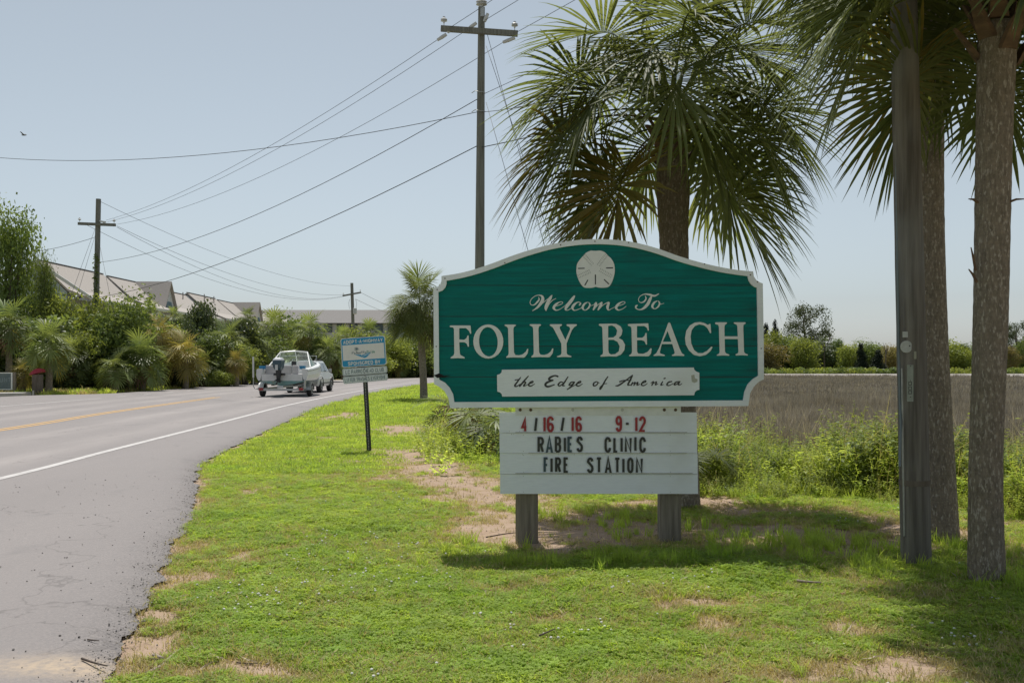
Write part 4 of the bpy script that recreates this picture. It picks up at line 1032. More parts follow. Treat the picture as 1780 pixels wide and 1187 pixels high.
# ------------------------------------------------------------------ palms
def unit(v): return v/max(np.linalg.norm(v), 1e-9)
def frond_mesh(name, pitch, mat, pet=.9, blade=1.0, n=44, wmax=.036, segs=6, bend=22, droop=1.0, spread=138, fold=True, seed=0):
    r = np.random.default_rng(seed+int(pitch*7)+1000)
    V = []; F = []
    # petiole and costa in the x-z plane
    p = np.zeros(3); ang = math.radians(pitch); path = [(p.copy(), ang)]
    ns = 6
    for k in range(ns):
        ang -= math.radians(bend)*(k+.5)/ns*.6*max(.25, math.cos(ang)); p = p+np.array((math.cos(ang), 0, math.sin(ang)))*pet/ns; path.append((p.copy(), ang))
    npet = len(path)
    cl = blade*.42
    for k in range(5):
        ang -= math.radians(bend*.7)*max(.2, math.cos(ang)); p = p+np.array((math.cos(ang), 0, math.sin(ang)))*cl/5; path.append((p.copy(), ang))
    rad = np.r_[np.linspace(.022, .011, npet), np.linspace(.010, .003, 5)]
    b = 0
    for (q, a), rr in zip(path, rad):
        nrm = np.array((-math.sin(a), 0, math.cos(a))); sd = np.array((0, 1, 0))
        V += [q+sd*rr, q+nrm*rr*.6, q-sd*rr, q-nrm*rr*.5]
    for i in range(len(path)-1):
        for k in range(4): F.append((i*4+k, i*4+(k+1) % 4, (i+1)*4+(k+1) % 4, (i+1)*4+k))
    dth = math.radians(2*spread/n)
    for i in range(n):
        t = (i+.5)/n*2-1; th = math.radians(spread)*t
        s = (1-abs(t))**.9*4.6
        k0 = min(int(s), 3); fr = s-k0
        q0 = path[npet-1+k0][0]*(1-fr)+path[npet+k0][0]*fr; a = path[npet-1+k0][1]*(1-fr)+path[npet+k0][1]*fr
        T = np.array((math.cos(a), 0, math.sin(a))); Nn = np.array((-math.sin(a), 0, math.cos(a))); B = np.array((0, 1, 0))
        d = unit(math.cos(th)*T+math.sin(th)*B+Nn*(.10+.22*abs(math.sin(th)))+r.normal(0, .035, 3))
        L = blade*(.68+.32*(1-abs(t)**1.5))*(.9+.2*r.random())
        pos = q0.copy(); st = L/segs; base = len(V); dr = droop*(.8+.5*r.random())
        for k in range(segs+1):
            rr = k/segs; w = min(.006+rr*L*dth*1.0, wmax)*(1-rr**2.6)+.0012
            W = unit(np.cross(Nn, d)); nn = unit(np.cross(d, W))
            if fold: V += [pos-W*w/2, pos-nn*w*.22, pos+W*w/2]
            else: V += [pos-W*w/2, pos+W*w/2]
            d = unit(d+np.array((0, 0, -1))*dr*(.05+.42*rr**1.6)*(6/segs)*.75+r.normal(0, .02, 3)); pos = pos+d*st
        m_ = 3 if fold else 2
        for k in range(segs):
            for j in range(m_-1): F.append((base+k*m_+j, base+k*m_+j+1, base+(k+1)*m_+j+1, base+(k+1)*m_+j))
    me = bpy.data.meshes.new(name); me.from_pydata([tuple(v) for v in V], [], F)
    me.polygons.foreach_set('use_smooth', [True]*len(F)); me.materials.append(mat); return me
PITCH = (80, 60, 42, 25, 8, -10, -28, -46, -64)
FR = {p: [frond_mesh('frond', p, MAT['frond_green'], .80, .95, 68, .038, 7, 20 if p > -20 else 8, .45, 148, seed=s) for s in (1, 2)] for p in PITCH}
FRY = {p: [frond_mesh('frond', p, MAT['frond_yellow'], .85, .95, 54, .042, 7, 16, .45, 146, seed=5)] for p in (8, -10, -28, -46)}
FRD = {p: [frond_mesh('frond', p, MAT['frond_dead'], .8, .8, 30, .03, 6, 10, 1.6, seed=9)] for p in (-46, -64)}
HF = {p: [frond_mesh('frond', p, MAT['hedge_frond'], .75, 1.0, 24, .095, 4, 20 if p > -20 else 10, .5, fold=False, seed=s) for s in (11, 12)] for p in PITCH}
HFY = {p: [frond_mesh('frond', p, MAT['hedge_frond_yellow'], .75, 1.0, 24, .09, 4, 20, .5, fold=False, seed=13)] for p in PITCH}
HFD = {p: [frond_mesh('frond', p, MAT['frond_dead'], .6, .9, 18, .07, 4, 10, 1.5, fold=False, seed=14)] for p in PITCH}
def put(me, name, parent, loc, rz=0, sc=1.0, wz=None):
    o = bpy.data.objects.new(name, me); link(o, parent); o.location = loc; o.rotation_euler = (0, 0, rz)
    o.scale = (sc, sc, sc) if not isinstance(sc, tuple) else sc
    return o
def nearest(p, D): return min(D, key=lambda q: abs(q-p))

def palm(name, base, axis_pts, radii, crown, n, fscale, label, seed=0, sets=(FR, FRY, FRD), yfrac=.1, dfrac=.08, top=82, low=-66, boots=12, rings=True, avoid=None, group=None, extra=()):
    """axis_pts: trunk centre line (world); crown: world centre of the leaf head"""
    r = random.Random(seed)
    root = thing(name, base, label, 'palm tree', group)
    A = resample(crom([(p[0], p[1], p[2], rr) for p, rr in zip(axis_pts, radii)], 8), .05 if rings else .3)
    # resample() measures in plan; rebuild evenly in height instead
    C = crom([(p[0], p[1], p[2], rr) for p, rr in zip(axis_pts, radii)], 12); zz = np.arange(C[0, 2], C[-1, 2], .045 if rings else .25)
    A = np.c_[tuple(np.interp(zz, C[:, 2], C[:, i]) for i in (0, 1, 2, 3))]
    mb = MB(); nn = 20 if rings else 10
    rr = []
    for i, a in enumerate(A):
        j = 1+(.003*((i % 2)*2-1)+r.uniform(-.012, .012) if rings else 0); rr.append(a[3]*j)
    mb.tube([a[:3] for a in A], rr, nn); tr = mb.build('trunk', MAT['palm_bark'], root, smooth=True)
    bz = Vector(base); cz = Vector(crown)
    for i in range(boots):
        a = i*2.4+r.random()*.4; z = -.62+.55*i/boots; rad_ = radii[-1]*1.0
        d = Vector((math.cos(a), math.sin(a), 0)); p0 = cz+d*rad_*.9+Vector((0, 0, z)); p1 = p0+d*.10+Vector((0, 0, .16)); p2 = p1+d*(.05+.12*r.random())+Vector((0, 0, .10))
        mb = MB(); sd = Vector((-d.y, d.x, 0))
        secs = [[p-sd*w-d*th, p+sd*w-d*th, p+sd*w*.8+d*th, p-sd*w*.8+d*th] for p, w, th in ((p0, .075, .02), (p1, .05, .018), (p2, .03, .012))]
        mb.loft(secs); mb.build('leaf_base', MAT['boot'], root)
    EX = list(extra)
    for i in range(n+len(EX)):
        f = (i+.5)/n; pitch = top+(low-top)*f**.92+r.uniform(-9, 9); az = i*2.39996+r.uniform(-.22, .22)
        if i >= n: az, pitch = math.radians(EX[i-n][0]), EX[i-n][1]; f = .75
        if avoid and avoid(az, pitch): continue
        S_ = sets[0]; x = r.random()
        if f > .45 and x < yfrac: S_ = sets[1]
        if f > .82 and x > 1-dfrac*3: S_ = sets[2]
        me = r.choice(S_[nearest(pitch, S_)])
        d = Vector((math.cos(az), math.sin(az), 0))
        loc = cz-bz+d*radii[-1]*.55+Vector((0, 0, .18-.42*f))
        put(me, 'frond', root, loc, az, fscale*r.uniform(.88, 1.1))
    return root
b = at(1185, 878, 11.4); b.z = 0
palm('palmetto_palm', b, [(b.x+.03, b.y, -.1), (b.x+.01, b.y, 1.0), (at(1172,430,11.4).x, b.y, 2.9), (at(1170,330,11.4).x, b.y, 3.6), (at(1166,235,11.4).x, b.y, 4.2)], [.19,.155,.165,.19,.16], (at(1166,215,11.4).x, b.y, 4.46), 42, 1.12, 'palm with a full round crown of fans right behind the welcome sign', seed=3, avoid=lambda az, p: p < -10 and abs(math.cos(az)) < .64, low=-50, dfrac=.02, yfrac=.06)
b = at(1632, 935, 9.15); b.z = 0
palm('palmetto_palm', b, [(b.x+.02, b.y, -.1), (b.x, b.y, .8), (at(1622,560,9.15).x, b.y, 2.0), (at(1614,300,9.15).x, b.y, 3.4), (at(1620,40,9.15).x, b.y, 5.1)], [.17,.135,.125,.135,.14], (at(1616,-10,9.15).x, b.y, 5.85), 28, 1.02, 'palm with its slim trunk standing directly behind the weathered utility pole', seed=14, low=4, dfrac=0, extra=((180,-14),(165,-6),(198,-16),(212,-8)))
b = at(1716, 1012, 7.3); b.z = 0
palmC = palm('palmetto_palm', b, [(b.x, b.y, -.1), (b.x-.01, b.y, .8), (at(1722,560,7.3).x, b.y, 1.9), (at(1728,250,7.3).x, b.y, 3.2), (at(1735,40,7.3).x, b.y, 4.1)], [.135,.118,.120,.126,.135], (at(1735,0,7.3).x, b.y, 4.40), 30, .98, 'nearest palm with a rough thick trunk at the right edge of the lawn', seed=21, low=18, dfrac=0, extra=((186,6),(60,-34),(35,-30),(115,-6)))
# broken twig stubs on that trunk
for u, v, u2, v2 in ((1700,352,1684,346),(1752,352,1782,346),(1696,470,1688,430),(1698,490,1684,468)):
    p, q = at(u, v, 7.22), at(u2, v2, 7.18); mb = MB(); mb.tube([p, (p+q)/2+Vector((0,0,.01)), q], [.011,.009,.004], 6); mb.build('twig_stub', MAT['boot'], palmC)
b = at(737, 697, 42.6); b.z = 0
palm('palmetto_palm', b, [(b.x, b.y, -.1), (b.x-.03, b.y, 1.0), (b.x-.1, b.y, 2.3), (b.x-.14, b.y, 3.5)], [.18,.155,.15,.16], (at(731,540,42.6).x, b.y, 3.95), 38, .98, 'small lone palm on the grass by the bend left of the welcome sign', seed=5, sets=(FR, FRY, FRD), rings=False, boots=8, yfrac=.06, low=-48)

# low spiky palmetto behind the sign's right edge, and two clumps at its left
def clump(base, n, sc, label, seed, sets, top=70, low=-5, name='palmetto_shrub', zc=.25):
    r = random.Random(seed); root = thing(name, base, label, 'shrub')
    mb = MB(); mb.tube([(base[0], base[1], -.1), (base[0]+.02, base[1], zc*.6), (base[0], base[1], zc)], [.14, .12, .07], 8); mb.build('stem', MAT['boot'], root)
    for i in range(n):
        f = (i+.5)/n; pitch = top+(low-top)*f+r.uniform(-8, 8); az = i*2.39996+r.uniform(-.3, .3); S_ = sets[0]; x = r.random()
        if f > .35 and x < .25: S_ = sets[1]
        if f > .7 and x > .5: S_ = sets[2]
        put(r.choice(S_[nearest(pitch, S_)]), 'frond', root, (0, 0, zc), az, sc*r.uniform(.8, 1.15))
    return root
clump((2.25, 12.9, 0), 14, .45, 'low fan palmetto peeping out beyond the right end of the message board', 31, (FR, FRY, FRD), 60, 5)
clump((-.62, 19.2, 0), 22, .55, 'dark spiky palmetto clump with dry fronds behind the sign\'s lower left corner', 32, (HF, HFD, HFD), 75, -10, zc=.5)
clump((-.30, 17.6, 0), 18, .48, 'spiky clump touching the left end of the message board', 33, (HF, HFD, HFD), 70, -10, zc=.35)
clump((-1.25, 22.5, 0), 18, .55, 'brownish spiky clump just left of the welcome sign', 34, (HF, HFD, HFD), 70, 0, zc=.4)

# ------------------------------------------------------------------ leafy crowns
def crown_mesh(name, mat, n, lumps, leaf, seed, shape='round', up=.35, fill=.25):
    """unit crown: about 1 wide (radius .5) and 1 high, base at z=0; leaf size relative"""
    r = np.random.default_rng(seed); Q = []
    C = []
    for i in range(lumps):
        a = r.random()*6.283; z = r.random()
        if shape == 'round': rr = .36*math.sqrt(max(.05, 1-(2*z-1)**2*.8))*math.sqrt(r.random()); zz = .16+.68*z; R = .13+.11*r.random()
        elif shape == 'cone': rr = .36*(1-z)**.8*math.sqrt(r.random()); zz = .08+.84*z; R = .08+.16*(1-z)*(.6+.4*r.random())
        elif shape == 'low': rr = .40*math.sqrt(r.random()); zz = .08+.55*z; R = .14+.12*r.random()
        elif shape == 'pine': rr = (.10+.34*(1-abs(z-.4)))*math.sqrt(r.random()); zz = .42+.52*z; R = .05+.07*r.random()
        C.append((rr*math.cos(a), rr*math.sin(a), zz, R))
    C = np.array(C); pr = C[:, 3]**2; pr /= pr.sum()
    idx = r.choice(len(C), n, p=pr); c = C[idx]
    d = r.normal(0, 1, (n, 3)); d /= np.linalg.norm(d, axis=1)[:, None]
    rad = c[:, 3]*np.where(r.random(n) < fill, r.random(n)**.5, .62+.62*r.random(n)**1.6)
    P = c[:, :3]+d*rad[:, None]*np.array((1, 1, .85)); P[:, 2] = np.maximum(P[:, 2], .01)
    nr = d*.6+r.normal(0, .6, (n, 3))+np.array((0, 0, up)); nr /= np.linalg.norm(nr, axis=1)[:, None]
    t = np.cross(nr, r.normal(0, 1, (n, 3))); t /= np.linalg.norm(t, axis=1)[:, None]; s = np.cross(nr, t)
    L = leaf*(.6+.8*r.random(n))[:, None]; W = L*.55
    Q = np.stack([P-t*L*.5, P+s*W*.5, P+t*L*.5, P-s*W*.5], axis=1)
    return mesh_quads(name, Q, mat), C
CR = {}
def crowns(key, mat, n, lumps, leaf, shape, k=2, **kw):
    CR[key] = [crown_mesh('crown', mat, n, lumps, leaf, 50+i*7+len(CR)*31, shape, **kw) for i in range(k)]
crowns('light', MAT['leaf_light'], 7500, 34, .042, 'round', 3)
crowns('mid', MAT['leaf_mid'], 7500, 34, .042, 'round', 3)
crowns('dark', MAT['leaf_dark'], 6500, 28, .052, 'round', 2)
crowns('gold', MAT['leaf_gold'], 6000, 26, .042, 'round', 2)
crowns('cedar', MAT['leaf_cedar'], 6000, 60, .05, 'cone', 2)
crowns('pine', MAT['leaf_pine'], 5600, 70, .026, 'pine', 2, fill=.6)
crowns('tree', MAT['leaf_mid'], 11000, 64, .030, 'round', 2, fill=.4)
def bush(kind, u, D, vtop, wpx, label, name='shrub', cat='shrub', seed=0, group=None, z0=None, dead=False):
    r = random.Random(seed*13+int(u)); x = (u-U0)/FPX*D
    gz = float(ground_z(np.array([x]), np.array([float(D)]))[0]) if z0 is None else z0
    H = (CAMH+(V0-vtop)/FPX*D-gz)*1.07; W = wpx/FPX*D*1.1
    root = thing(name, (x, D, gz), label, cat, group)
    me, C = CR[kind][r.randrange(len(CR[kind]))]
    dp = W*.8 if kind not in ('cedar',) else W
    crown = put(me, 'crown', root, (0, 0, 0), r.random()*6.28, (1, 1, 1)); crown.scale = (W/1.0, max(dp, .6), H)
    crown.rotation_euler.z = r.choice((0, 3.1416))+r.uniform(-.25, .25)
    mb = MB(); tr = max(.04, W*.022); ca, sa = math.cos(crown.rotation_euler.z), math.sin(crown.rotation_euler.z)
    def loc(c): 
        a, b_, c_ = c[0]*W, c[1]*dp, c[2]*H; return Vector((x+a*ca-b_*sa, D+a*sa+b_*ca, gz+c_))
    if kind in ('cedar',): mb.tube([(x, D, gz-.2), (x, D, gz+H*.92)], [tr*1.6, .02], 6)
    elif kind == 'pine':
        mb.tube([(x, D, gz-.2), (x+W*.02, D, gz+H*.4), (x-W*.03, D, gz+H*.7), (x, D, gz+H*.92)], [H*.022, H*.018, H*.012, .03], 7)
        for c in C[::3]:
            q = loc(c); zb = gz+H*max(.36, c[2]-.12); mb.tube([(x, D, zb), (Vector((x, D, zb))+q)/2+Vector((0, 0, .1)), q], [H*.007, H*.005, .02], 5)
    else:
        for c in C[::4]:
            q = loc(c); mb.tube([(x+r.uniform(-.1, .1)*W, D, gz-.15), (x+(q.x-x)*.4, D+(q.y-D)*.4, gz+(q.z-gz)*.5), q], [tr, tr*.7, .015], 5)
    mb.build('trunk' if cat == 'tree' else 'stem', MAT['branch'], root)
    return root
def hedge_palm(u, D, vtop, wpx, label, seed, kind='g', trunk=True, group='fan palms in the roadside hedge'):
    r = random.Random(seed); x = (u-U0)/FPX*D; gz = float(ground_z(np.array([x]), np.array([float(D)]))[0])
    W = wpx/FPX*D; sc = W/3.8; H = CAMH+(V0-vtop)/FPX*D-gz; zc = max(.35, H-1.45*sc)
    root = thing('fan_palm', (x, D, gz), label, 'palm tree', group)
    mb = MB(); mb.tube([(x, D, gz-.2), (x+.05, D, gz+zc*.5), (x, D, gz+zc)], [.2, .17, .16], 8); mb.build('trunk', MAT['palm_bark'], root)
    base = {'g': HF, 'y': HFY, 'd': HF}[kind]; n = 26
    for i in range(n):
        f = (i+.5)/n; pitch = 82-122*f+r.uniform(-9, 9); az = i*2.39996+r.uniform(-.25, .25); S_ = base; q = r.random()
        if kind != 'y' and f > .5 and q < .16: S_ = HFY
        if f > .72 and q > (.45 if kind == 'd' else .75): S_ = HFD
        put(r.choice(S_[nearest(pitch, S_)]), 'frond', root, (0, 0, zc+.1-.3*f), az, sc*r.uniform(.85, 1.15))
    return root
HP = [
 (14,53,528,115,'shaggy fan palm with brown skirt at the photo\'s left edge above the grey notice board','d'),
 (84,51.5,562,110,'stout fan palm with a short trunk on the bank right of the red tarpaulin','g'),
 (38,51.5,628,60,'low yellowish fan palm just right of the grey notice board','y'),
 (128,56,592,85,'small fan palm beneath the pale shrubs, left of the vine covered pole','g'),
 (200,55,612,85,'drooping fan palm right of the foot of the vine covered pole','d'),
 (247,57,585,115,'broad silvery fan palm drooping over the white stub post','g'),
 (278,63,548,95,'golden yellow fan palm at the hedge top below the second house','y'),
 (262,80,528,55,'little round fan palm under the house porch columns','g'),
 (303,84,534,55,'small fan palm at hedge top just left of the magnolia','g'),
 (322,62,582,100,'olive fan palm above the thin yellow marker post','y'),
 (352,67,612,80,'low dark fan palm between the thin marker post and the yellow box','d'),
 (395,70,560,100,'tall green fan palm leaning over the yellow utility box','g'),
 (410,68,612,55,'small golden fan palm right above the yellow utility box','y'),
 (440,76,572,90,'fan palm behind the white guide post of the boat trailer','g'),
 (476,82,545,95,'tall fan palm rising straight above the outboard motor','g'),
 (500,78,608,80,'low fan palm behind the boat windscreen','d'),
 (538,86,548,95,'fan palm with a reddish bare trunk behind the car','g'),
 (572,84,585,80,'fan palm between the car and the sponsor sign','d'),
 (596,98,572,60,'fan palm directly behind the left edge of the sponsor sign','g'),
 (643,110,558,62,'round fan palm at hedge top below the long flat roof','g'),
 (692,112,612,55,'greyish fan palm low in the hedge between the sponsor sign and lone palm','g'),
 (756,112,565,60,'fan palm half hidden by the left border of the welcome sign','g'),
 (430,90,535,55,'small round fan palm at hedge top below the last roof','g'),
]
for i, (u, D, vt, w, lab, k) in enumerate(HP): hedge_palm(u, D, vt, w, lab, 100+i, k)
BU = [
 ('tree',12,63,366,140,'tall leafy light green tree at the left edge before the houses','leafy_tree','tree'),
 ('tree',74,62,440,56,'small yellow green tree touching the tall tree\'s right side','leafy_tree','tree'),
 ('light',105,62,512,120,'pale green shrub under the tall tree at hedge top','shrub','shrub'),
 ('light',172,60,520,110,'pale green shrub wrapped round the foot of the vine covered pole','shrub','shrub'),
 ('mid',216,59,512,140,'large leafy green shrub just right of the vine covered pole','shrub','shrub'),
 ('mid',60,58,560,120,'green shrub behind the stout fan palm','shrub','shrub'),
 ('mid',255,66,560,120,'leafy shrub between the broad silvery palm and the porch','shrub','shrub'),
 ('dark',352,78,532,75,'dark glossy magnolia at hedge top in front of the roofs','magnolia','tree'),
 ('dark',330,74,560,60,'dark bush low against the left of the magnolia','shrub','shrub'),
 ('mid',372,74,575,90,'green shrub below the magnolia','shrub','shrub'),
 ('dark',422,76,560,80,'dark tangled bush above the trailer\'s white guide post','shrub','shrub'),
 ('mid',505,92,545,110,'bright green shrub at hedge top left of the far utility pole','shrub','shrub'),
 ('dark',455,84,585,90,'dark bush behind the boat\'s left side','shrub','shrub'),
 ('mid',545,96,570,90,'green shrub behind the fan palm with reddish trunk','shrub','shrub'),
 ('light',610,108,572,110,'sunlit yellow green shrub under the far utility pole','shrub','shrub'),
 ('light',668,112,582,100,'sunlit yellow green shrub right of the sponsor sign','shrub','shrub'),
 ('mid',715,116,592,90,'green shrub behind the lone palm\'s trunk','shrub','shrub'),
 ('light',752,118,588,80,'light green shrub beside the welcome sign\'s left border','shrub','shrub'),
 ('dark',690,114,622,70,'rounded dark bush at the kerb between sponsor sign and lone palm','shrub','shrub'),
 ('dark',738,118,625,70,'dark bush behind the little tan roadside board','shrub','shrub'),
 ('mid',395,69,642,60,'low weedy bush left of the yellow utility box','shrub','shrub'),
 ('light',375,67,645,60,'pale low bush right of the thin yellow marker post','shrub','shrub'),
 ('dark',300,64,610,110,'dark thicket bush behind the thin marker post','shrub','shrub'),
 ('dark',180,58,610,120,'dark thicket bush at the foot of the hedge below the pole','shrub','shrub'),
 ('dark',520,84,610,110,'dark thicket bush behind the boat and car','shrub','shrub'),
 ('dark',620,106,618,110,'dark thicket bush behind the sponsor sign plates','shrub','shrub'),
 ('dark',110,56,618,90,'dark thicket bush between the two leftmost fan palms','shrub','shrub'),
 ('mid',790,104,600,90,'green shrub hidden behind the left part of the welcome sign','shrub','shrub'),
 ('mid',40,56,585,110,'green shrub low between the two leftmost fan palms','shrub','shrub'),
 ('light',140,57,575,110,'bright shrub at mid height left of the vine covered pole','shrub','shrub'),
 ('mid',225,57,600,100,'green shrub at mid height right of the vine covered pole','shrub','shrub'),
 ('light',300,66,566,90,'bright shrub above the olive fan palm','shrub','shrub'),
 ('mid',350,68,590,90,'green shrub above the low dark fan palm','shrub','shrub'),
 ('light',425,74,600,80,'bright shrub above the yellow marker post','shrub','shrub'),
 ('mid',480,79,590,100,'green shrub right behind the boat windscreen','shrub','shrub'),
 ('mid',560,86,590,90,'green shrub behind the car roof','shrub','shrub'),
 ('light',640,106,605,90,'bright shrub at mid height beside the sponsor sign','shrub','shrub'),
 # far shore, right of the sign
 ('cedar',1332,150,564,33,'dark cedar peeping over the shrubs at the sign\'s right edge','cedar_tree','tree'),
 ('cedar',1347,152,560,36,'dark cedar just left of the big spreading pine','cedar_tree','tree'),
 ('pine',1400,150,536,107,'big spreading pine on the far shore right of the sign','pine_tree','tree'),
 ('light',1338,132,577,77,'light green tree on the far shore against the sign\'s edge','leafy_tree','tree'),
 ('gold',1340,128,597,71,'orange brown shrub on the far shore beside the sign','shrub','shrub'),
 ('mid',1372,131,587,64,'green shrub left of the pine on the far shore','shrub','shrub'),
 ('light',1398,129,587,69,'yellow green shrub in front of the spreading pine','shrub','shrub'),
 ('dark',1428,133,589,66,'dark brownish shrub right of the pine\'s foot','shrub','shrub'),
 ('mid',1452,134,593,37,'slender green shrub right of the dark brownish one','shrub','shrub'),
 ('light',1472,131,599,48,'round yellow shrub left of the dark cedars','shrub','shrub'),
 ('cedar',1497,129,598,33,'taller of the two dark cone cedars on the far shore','cedar_tree','tree'),
 ('cedar',1526,128,609,39,'shorter dark cone cedar left of the utility pole','cedar_tree','tree'),
 ('mid',1512,138,593,77,'pale green tree behind the two cone cedars','leafy_tree','tree'),
 ('gold',1552,134,601,58,'tan shrub half hidden by the utility pole','shrub','shrub'),
 ('light',1652,130,591,89,'round yellow green tree between the two right trunks','leafy_tree','tree'),
 ('mid',1678,134,601,46,'green shrub right of the round yellow green tree','shrub','shrub'),
 ('gold',1752,132,601,46,'rusty brown shrub by the right edge of the photo','shrub','shrub'),
 ('pine',1768,136,563,69,'umbrella shaped pine at the right edge on the far shore','pine_tree','tree'),
 ('mid',1778,133,591,37,'green shrub below the umbrella shaped pine','shrub','shrub'),
 ('mid',1585,136,597,64,'green shrub hidden behind the utility pole on the far shore','shrub','shrub'),
 ('mid',1715,136,595,77,'green shrub hidden behind the nearest palm trunk','shrub','shrub'),
]
for i, (k, u, D, vt, w, lab, nm, cat) in enumerate(BU): bush(k, u, D, vt, w, lab, nm, cat, seed=i)
# bare dead saplings on the far shore
def snag(pts, r0, label):
    P = [at(u, v, 131) for u, v in pts[0]]; root = thing('dead_sapling', (P[0].x, 131, 0), label, 'tree'); P[0].z = 0
    mb = MB()
    for j, L in enumerate(pts):
        Q = [at(u, v, 131) for u, v in L]
        if j == 0: Q[0].z = 0
        mb.tube(Q, [r0*(1-.8*i/(len(Q)-1)) for i in range(len(Q))], 5)
    mb.build('trunk', MAT['branch'], root)
snag([[(1433,640),(1433,602),(1440,594),(1443,585),(1440,580)],[(1441,590),(1449,586)],[(1433,603),(1429,597)]], .10, 'bare forked dead sapling right of the spreading pine')
snag([[(1465,640),(1465,606),(1461,599),(1456,594)],[(1465,610),(1463,604)]], .07, 'thin curved dead sapling left of the round yellow shrub')
snag([[(1540,640),(1540,612),(1537,602),(1536,596)],[(1540,612),(1543,600)],[(1539,620),(1544,606)]], .09, 'bare twiggy dead sapling just left of the utility pole')

# undergrowth masses
leafc = {}
def leaf_clump(name, mat, n, leaf, seed):
    r = np.random.default_rng(seed); d = r.normal(0, 1, (n, 3)); d /= np.linalg.norm(d, axis=1)[:, None]
    P = d*(.35+.65*r.random(n)**.5)[:, None]*np.array((1, 1, .8)); nr = d*.5+r.normal(0, .6, (n, 3))+np.array((0, 0, .3)); nr /= np.linalg.norm(nr, axis=1)[:, None]
    t = np.cross(nr, r.normal(0, 1, (n, 3))); t /= np.linalg.norm(t, axis=1)[:, None]; s = np.cross(nr, t); L = leaf*(.6+.8*r.random(n))[:, None]
    return mesh_quads(name, np.stack([P-t*L*.5, P+s*L*.28, P+t*L*.5, P-s*L*.28], axis=1), mat)
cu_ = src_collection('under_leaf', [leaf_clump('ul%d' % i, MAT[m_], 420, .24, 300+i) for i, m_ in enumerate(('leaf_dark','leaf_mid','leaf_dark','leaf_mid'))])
# band just behind the front row of the hedge
fr_y = [48, 52, 58, 66, 74, 84, 96, 108, 118, 124]; fr_x = [-36, -27.5, -24.5, -24.2, -24.2, -24, -20.5, -16.5, -9.5, -4]
P = []
for i in range(1500):
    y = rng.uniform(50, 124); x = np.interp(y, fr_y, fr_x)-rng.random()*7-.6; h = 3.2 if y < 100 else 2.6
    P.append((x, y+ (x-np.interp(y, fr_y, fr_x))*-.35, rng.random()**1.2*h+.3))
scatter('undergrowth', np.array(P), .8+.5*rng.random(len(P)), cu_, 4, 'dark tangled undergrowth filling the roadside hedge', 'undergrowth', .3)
cf_ = src_collection('shore_leaf', [leaf_clump('sl%d' % i, MAT[m_], 260, .28, 320+i) for i, m_ in enumerate(('leaf_mid','leaf_light','leaf_mid'))])
x = rng.uniform(28, 150, 900); y = 120.5+rng.random(900)**1.5*9
scatter('shore_scrub', np.c_[x, y, rng.random(900)*.35+.25], .45+.45*rng.random(900), cf_, 3, 'bright green low scrub along the far shore', 'scrub', .2)
x = rng.uniform(30, 260, 900); y = rng.uniform(138, 190, 900)
scatter('distant_woodland', np.c_[x, y, .4+2.6*rng.random(900)], 1.0+1.0*rng.random(900), src_collection('wood_leaf', [leaf_clump('wl%d' % i, MAT[m_], 300, .34, 330+i) for i, m_ in enumerate(('leaf_mid','leaf_light','leaf_dark'))]), 3, 'far low woodland behind the shore trees', 'woodland', .2)

# weeds bank between lawn and marsh
def weed_mesh(name, mat, h, n_stem, leaves, leaf, seed, spread=.16):
    r = np.random.default_rng(seed); Q = []
    for s in range(n_stem):
        a = r.random()*6.283; lean = spread*(.3+r.random()); top = np.array((math.cos(a)*lean*1.5, math.sin(a)*lean*1.5, h*(.65+.45*r.random()))); b0 = np.array((math.cos(a)*.05, math.sin(a)*.05, -.02))
        sd = np.array((-math.sin(a), math.cos(a), 0))*.004; Q.append([b0-sd, b0+sd, top+sd*.4, top-sd*.4])
        for k in range(leaves):
            t = .15+.85*(k+r.random())/leaves; p = b0+(top-b0)*t; an = r.random()*6.283; d = unit(np.array((math.cos(an), math.sin(an), .5*r.random()+.1))); sv = unit(np.cross(d, (0, 0, 1)))
            L = leaf*(.6+.7*r.random())*(1.15-.5*t); tip = p+d*L+np.array((0, 0, -.2*L)); m_ = p+d*L*.5
            Q.append([p, m_+sv*L*.25, tip, m_-sv*L*.25])
    return mesh_quads(name, np.array(Q), mat)
W_ = [weed_mesh('weed0', MAT['weed'], .60, 5, 15, .12, 1, .2), weed_mesh('weed1', MAT['weed'], .46, 6, 13, .10, 2, .24), weed_mesh('weed2', MAT['leaf_mid'], .62, 5, 16, .10, 3, .2), weed_mesh('weed3', MAT['leaf_light'], .72, 4, 20, .09, 4, .18),
      weed_mesh('weed7', MAT['weed'], .50, 8, 14, .075, 6, .26), weed_mesh('weed8', MAT['leaf_light'], .40, 7, 12, .11, 7, .3), blades(20, .14, .55, .010, 1.1, MAT['weed'], 'weed4'), blades(7, .12, .85, .008, .9, MAT['grass_dry'], 'weed5'), blades(24, .14, .42, .010, 1.2, MAT['grass'], 'weed6')]
cw = src_collection('weed_src', W_)
x = rng.uniform(1.2, 12.5, 15000); y = rng.uniform(8.5, 20.5, 15000)
front = np.interp(x, [1, 2, 3, 4, 4.8, 5.6, 7, 10], [13.0, 12.2, 11.8, 11.2, 10.6, 9.4, 8.8, 8.5])+ (fbm(x*1.1, y*.3, 3)-.5)*1.6
back = np.interp(x, [1, 2.5, 4, 5.5, 7, 10, 15], [20.5, 17.6, 15.6, 14.2, 13.4, 13, 13])+(fbm(x*1.3+5, x*.7, 3)-.5)*2
keep = (y > front) & (y < back) & (x < .85*y+.5)
dep = np.clip((y-front)/1.5, .35, 1)
scatter('weed_bank', np.c_[x[keep], y[keep], ground_z(x[keep], y[keep])], (dep*(.30+1.15*fbm(x*1.0, y*.8, 4))*(.8+.4*rng.random(15000)))[keep], cw, 9, 'waist high bright green weeds between the lawn and the marsh', 'weeds', .12)
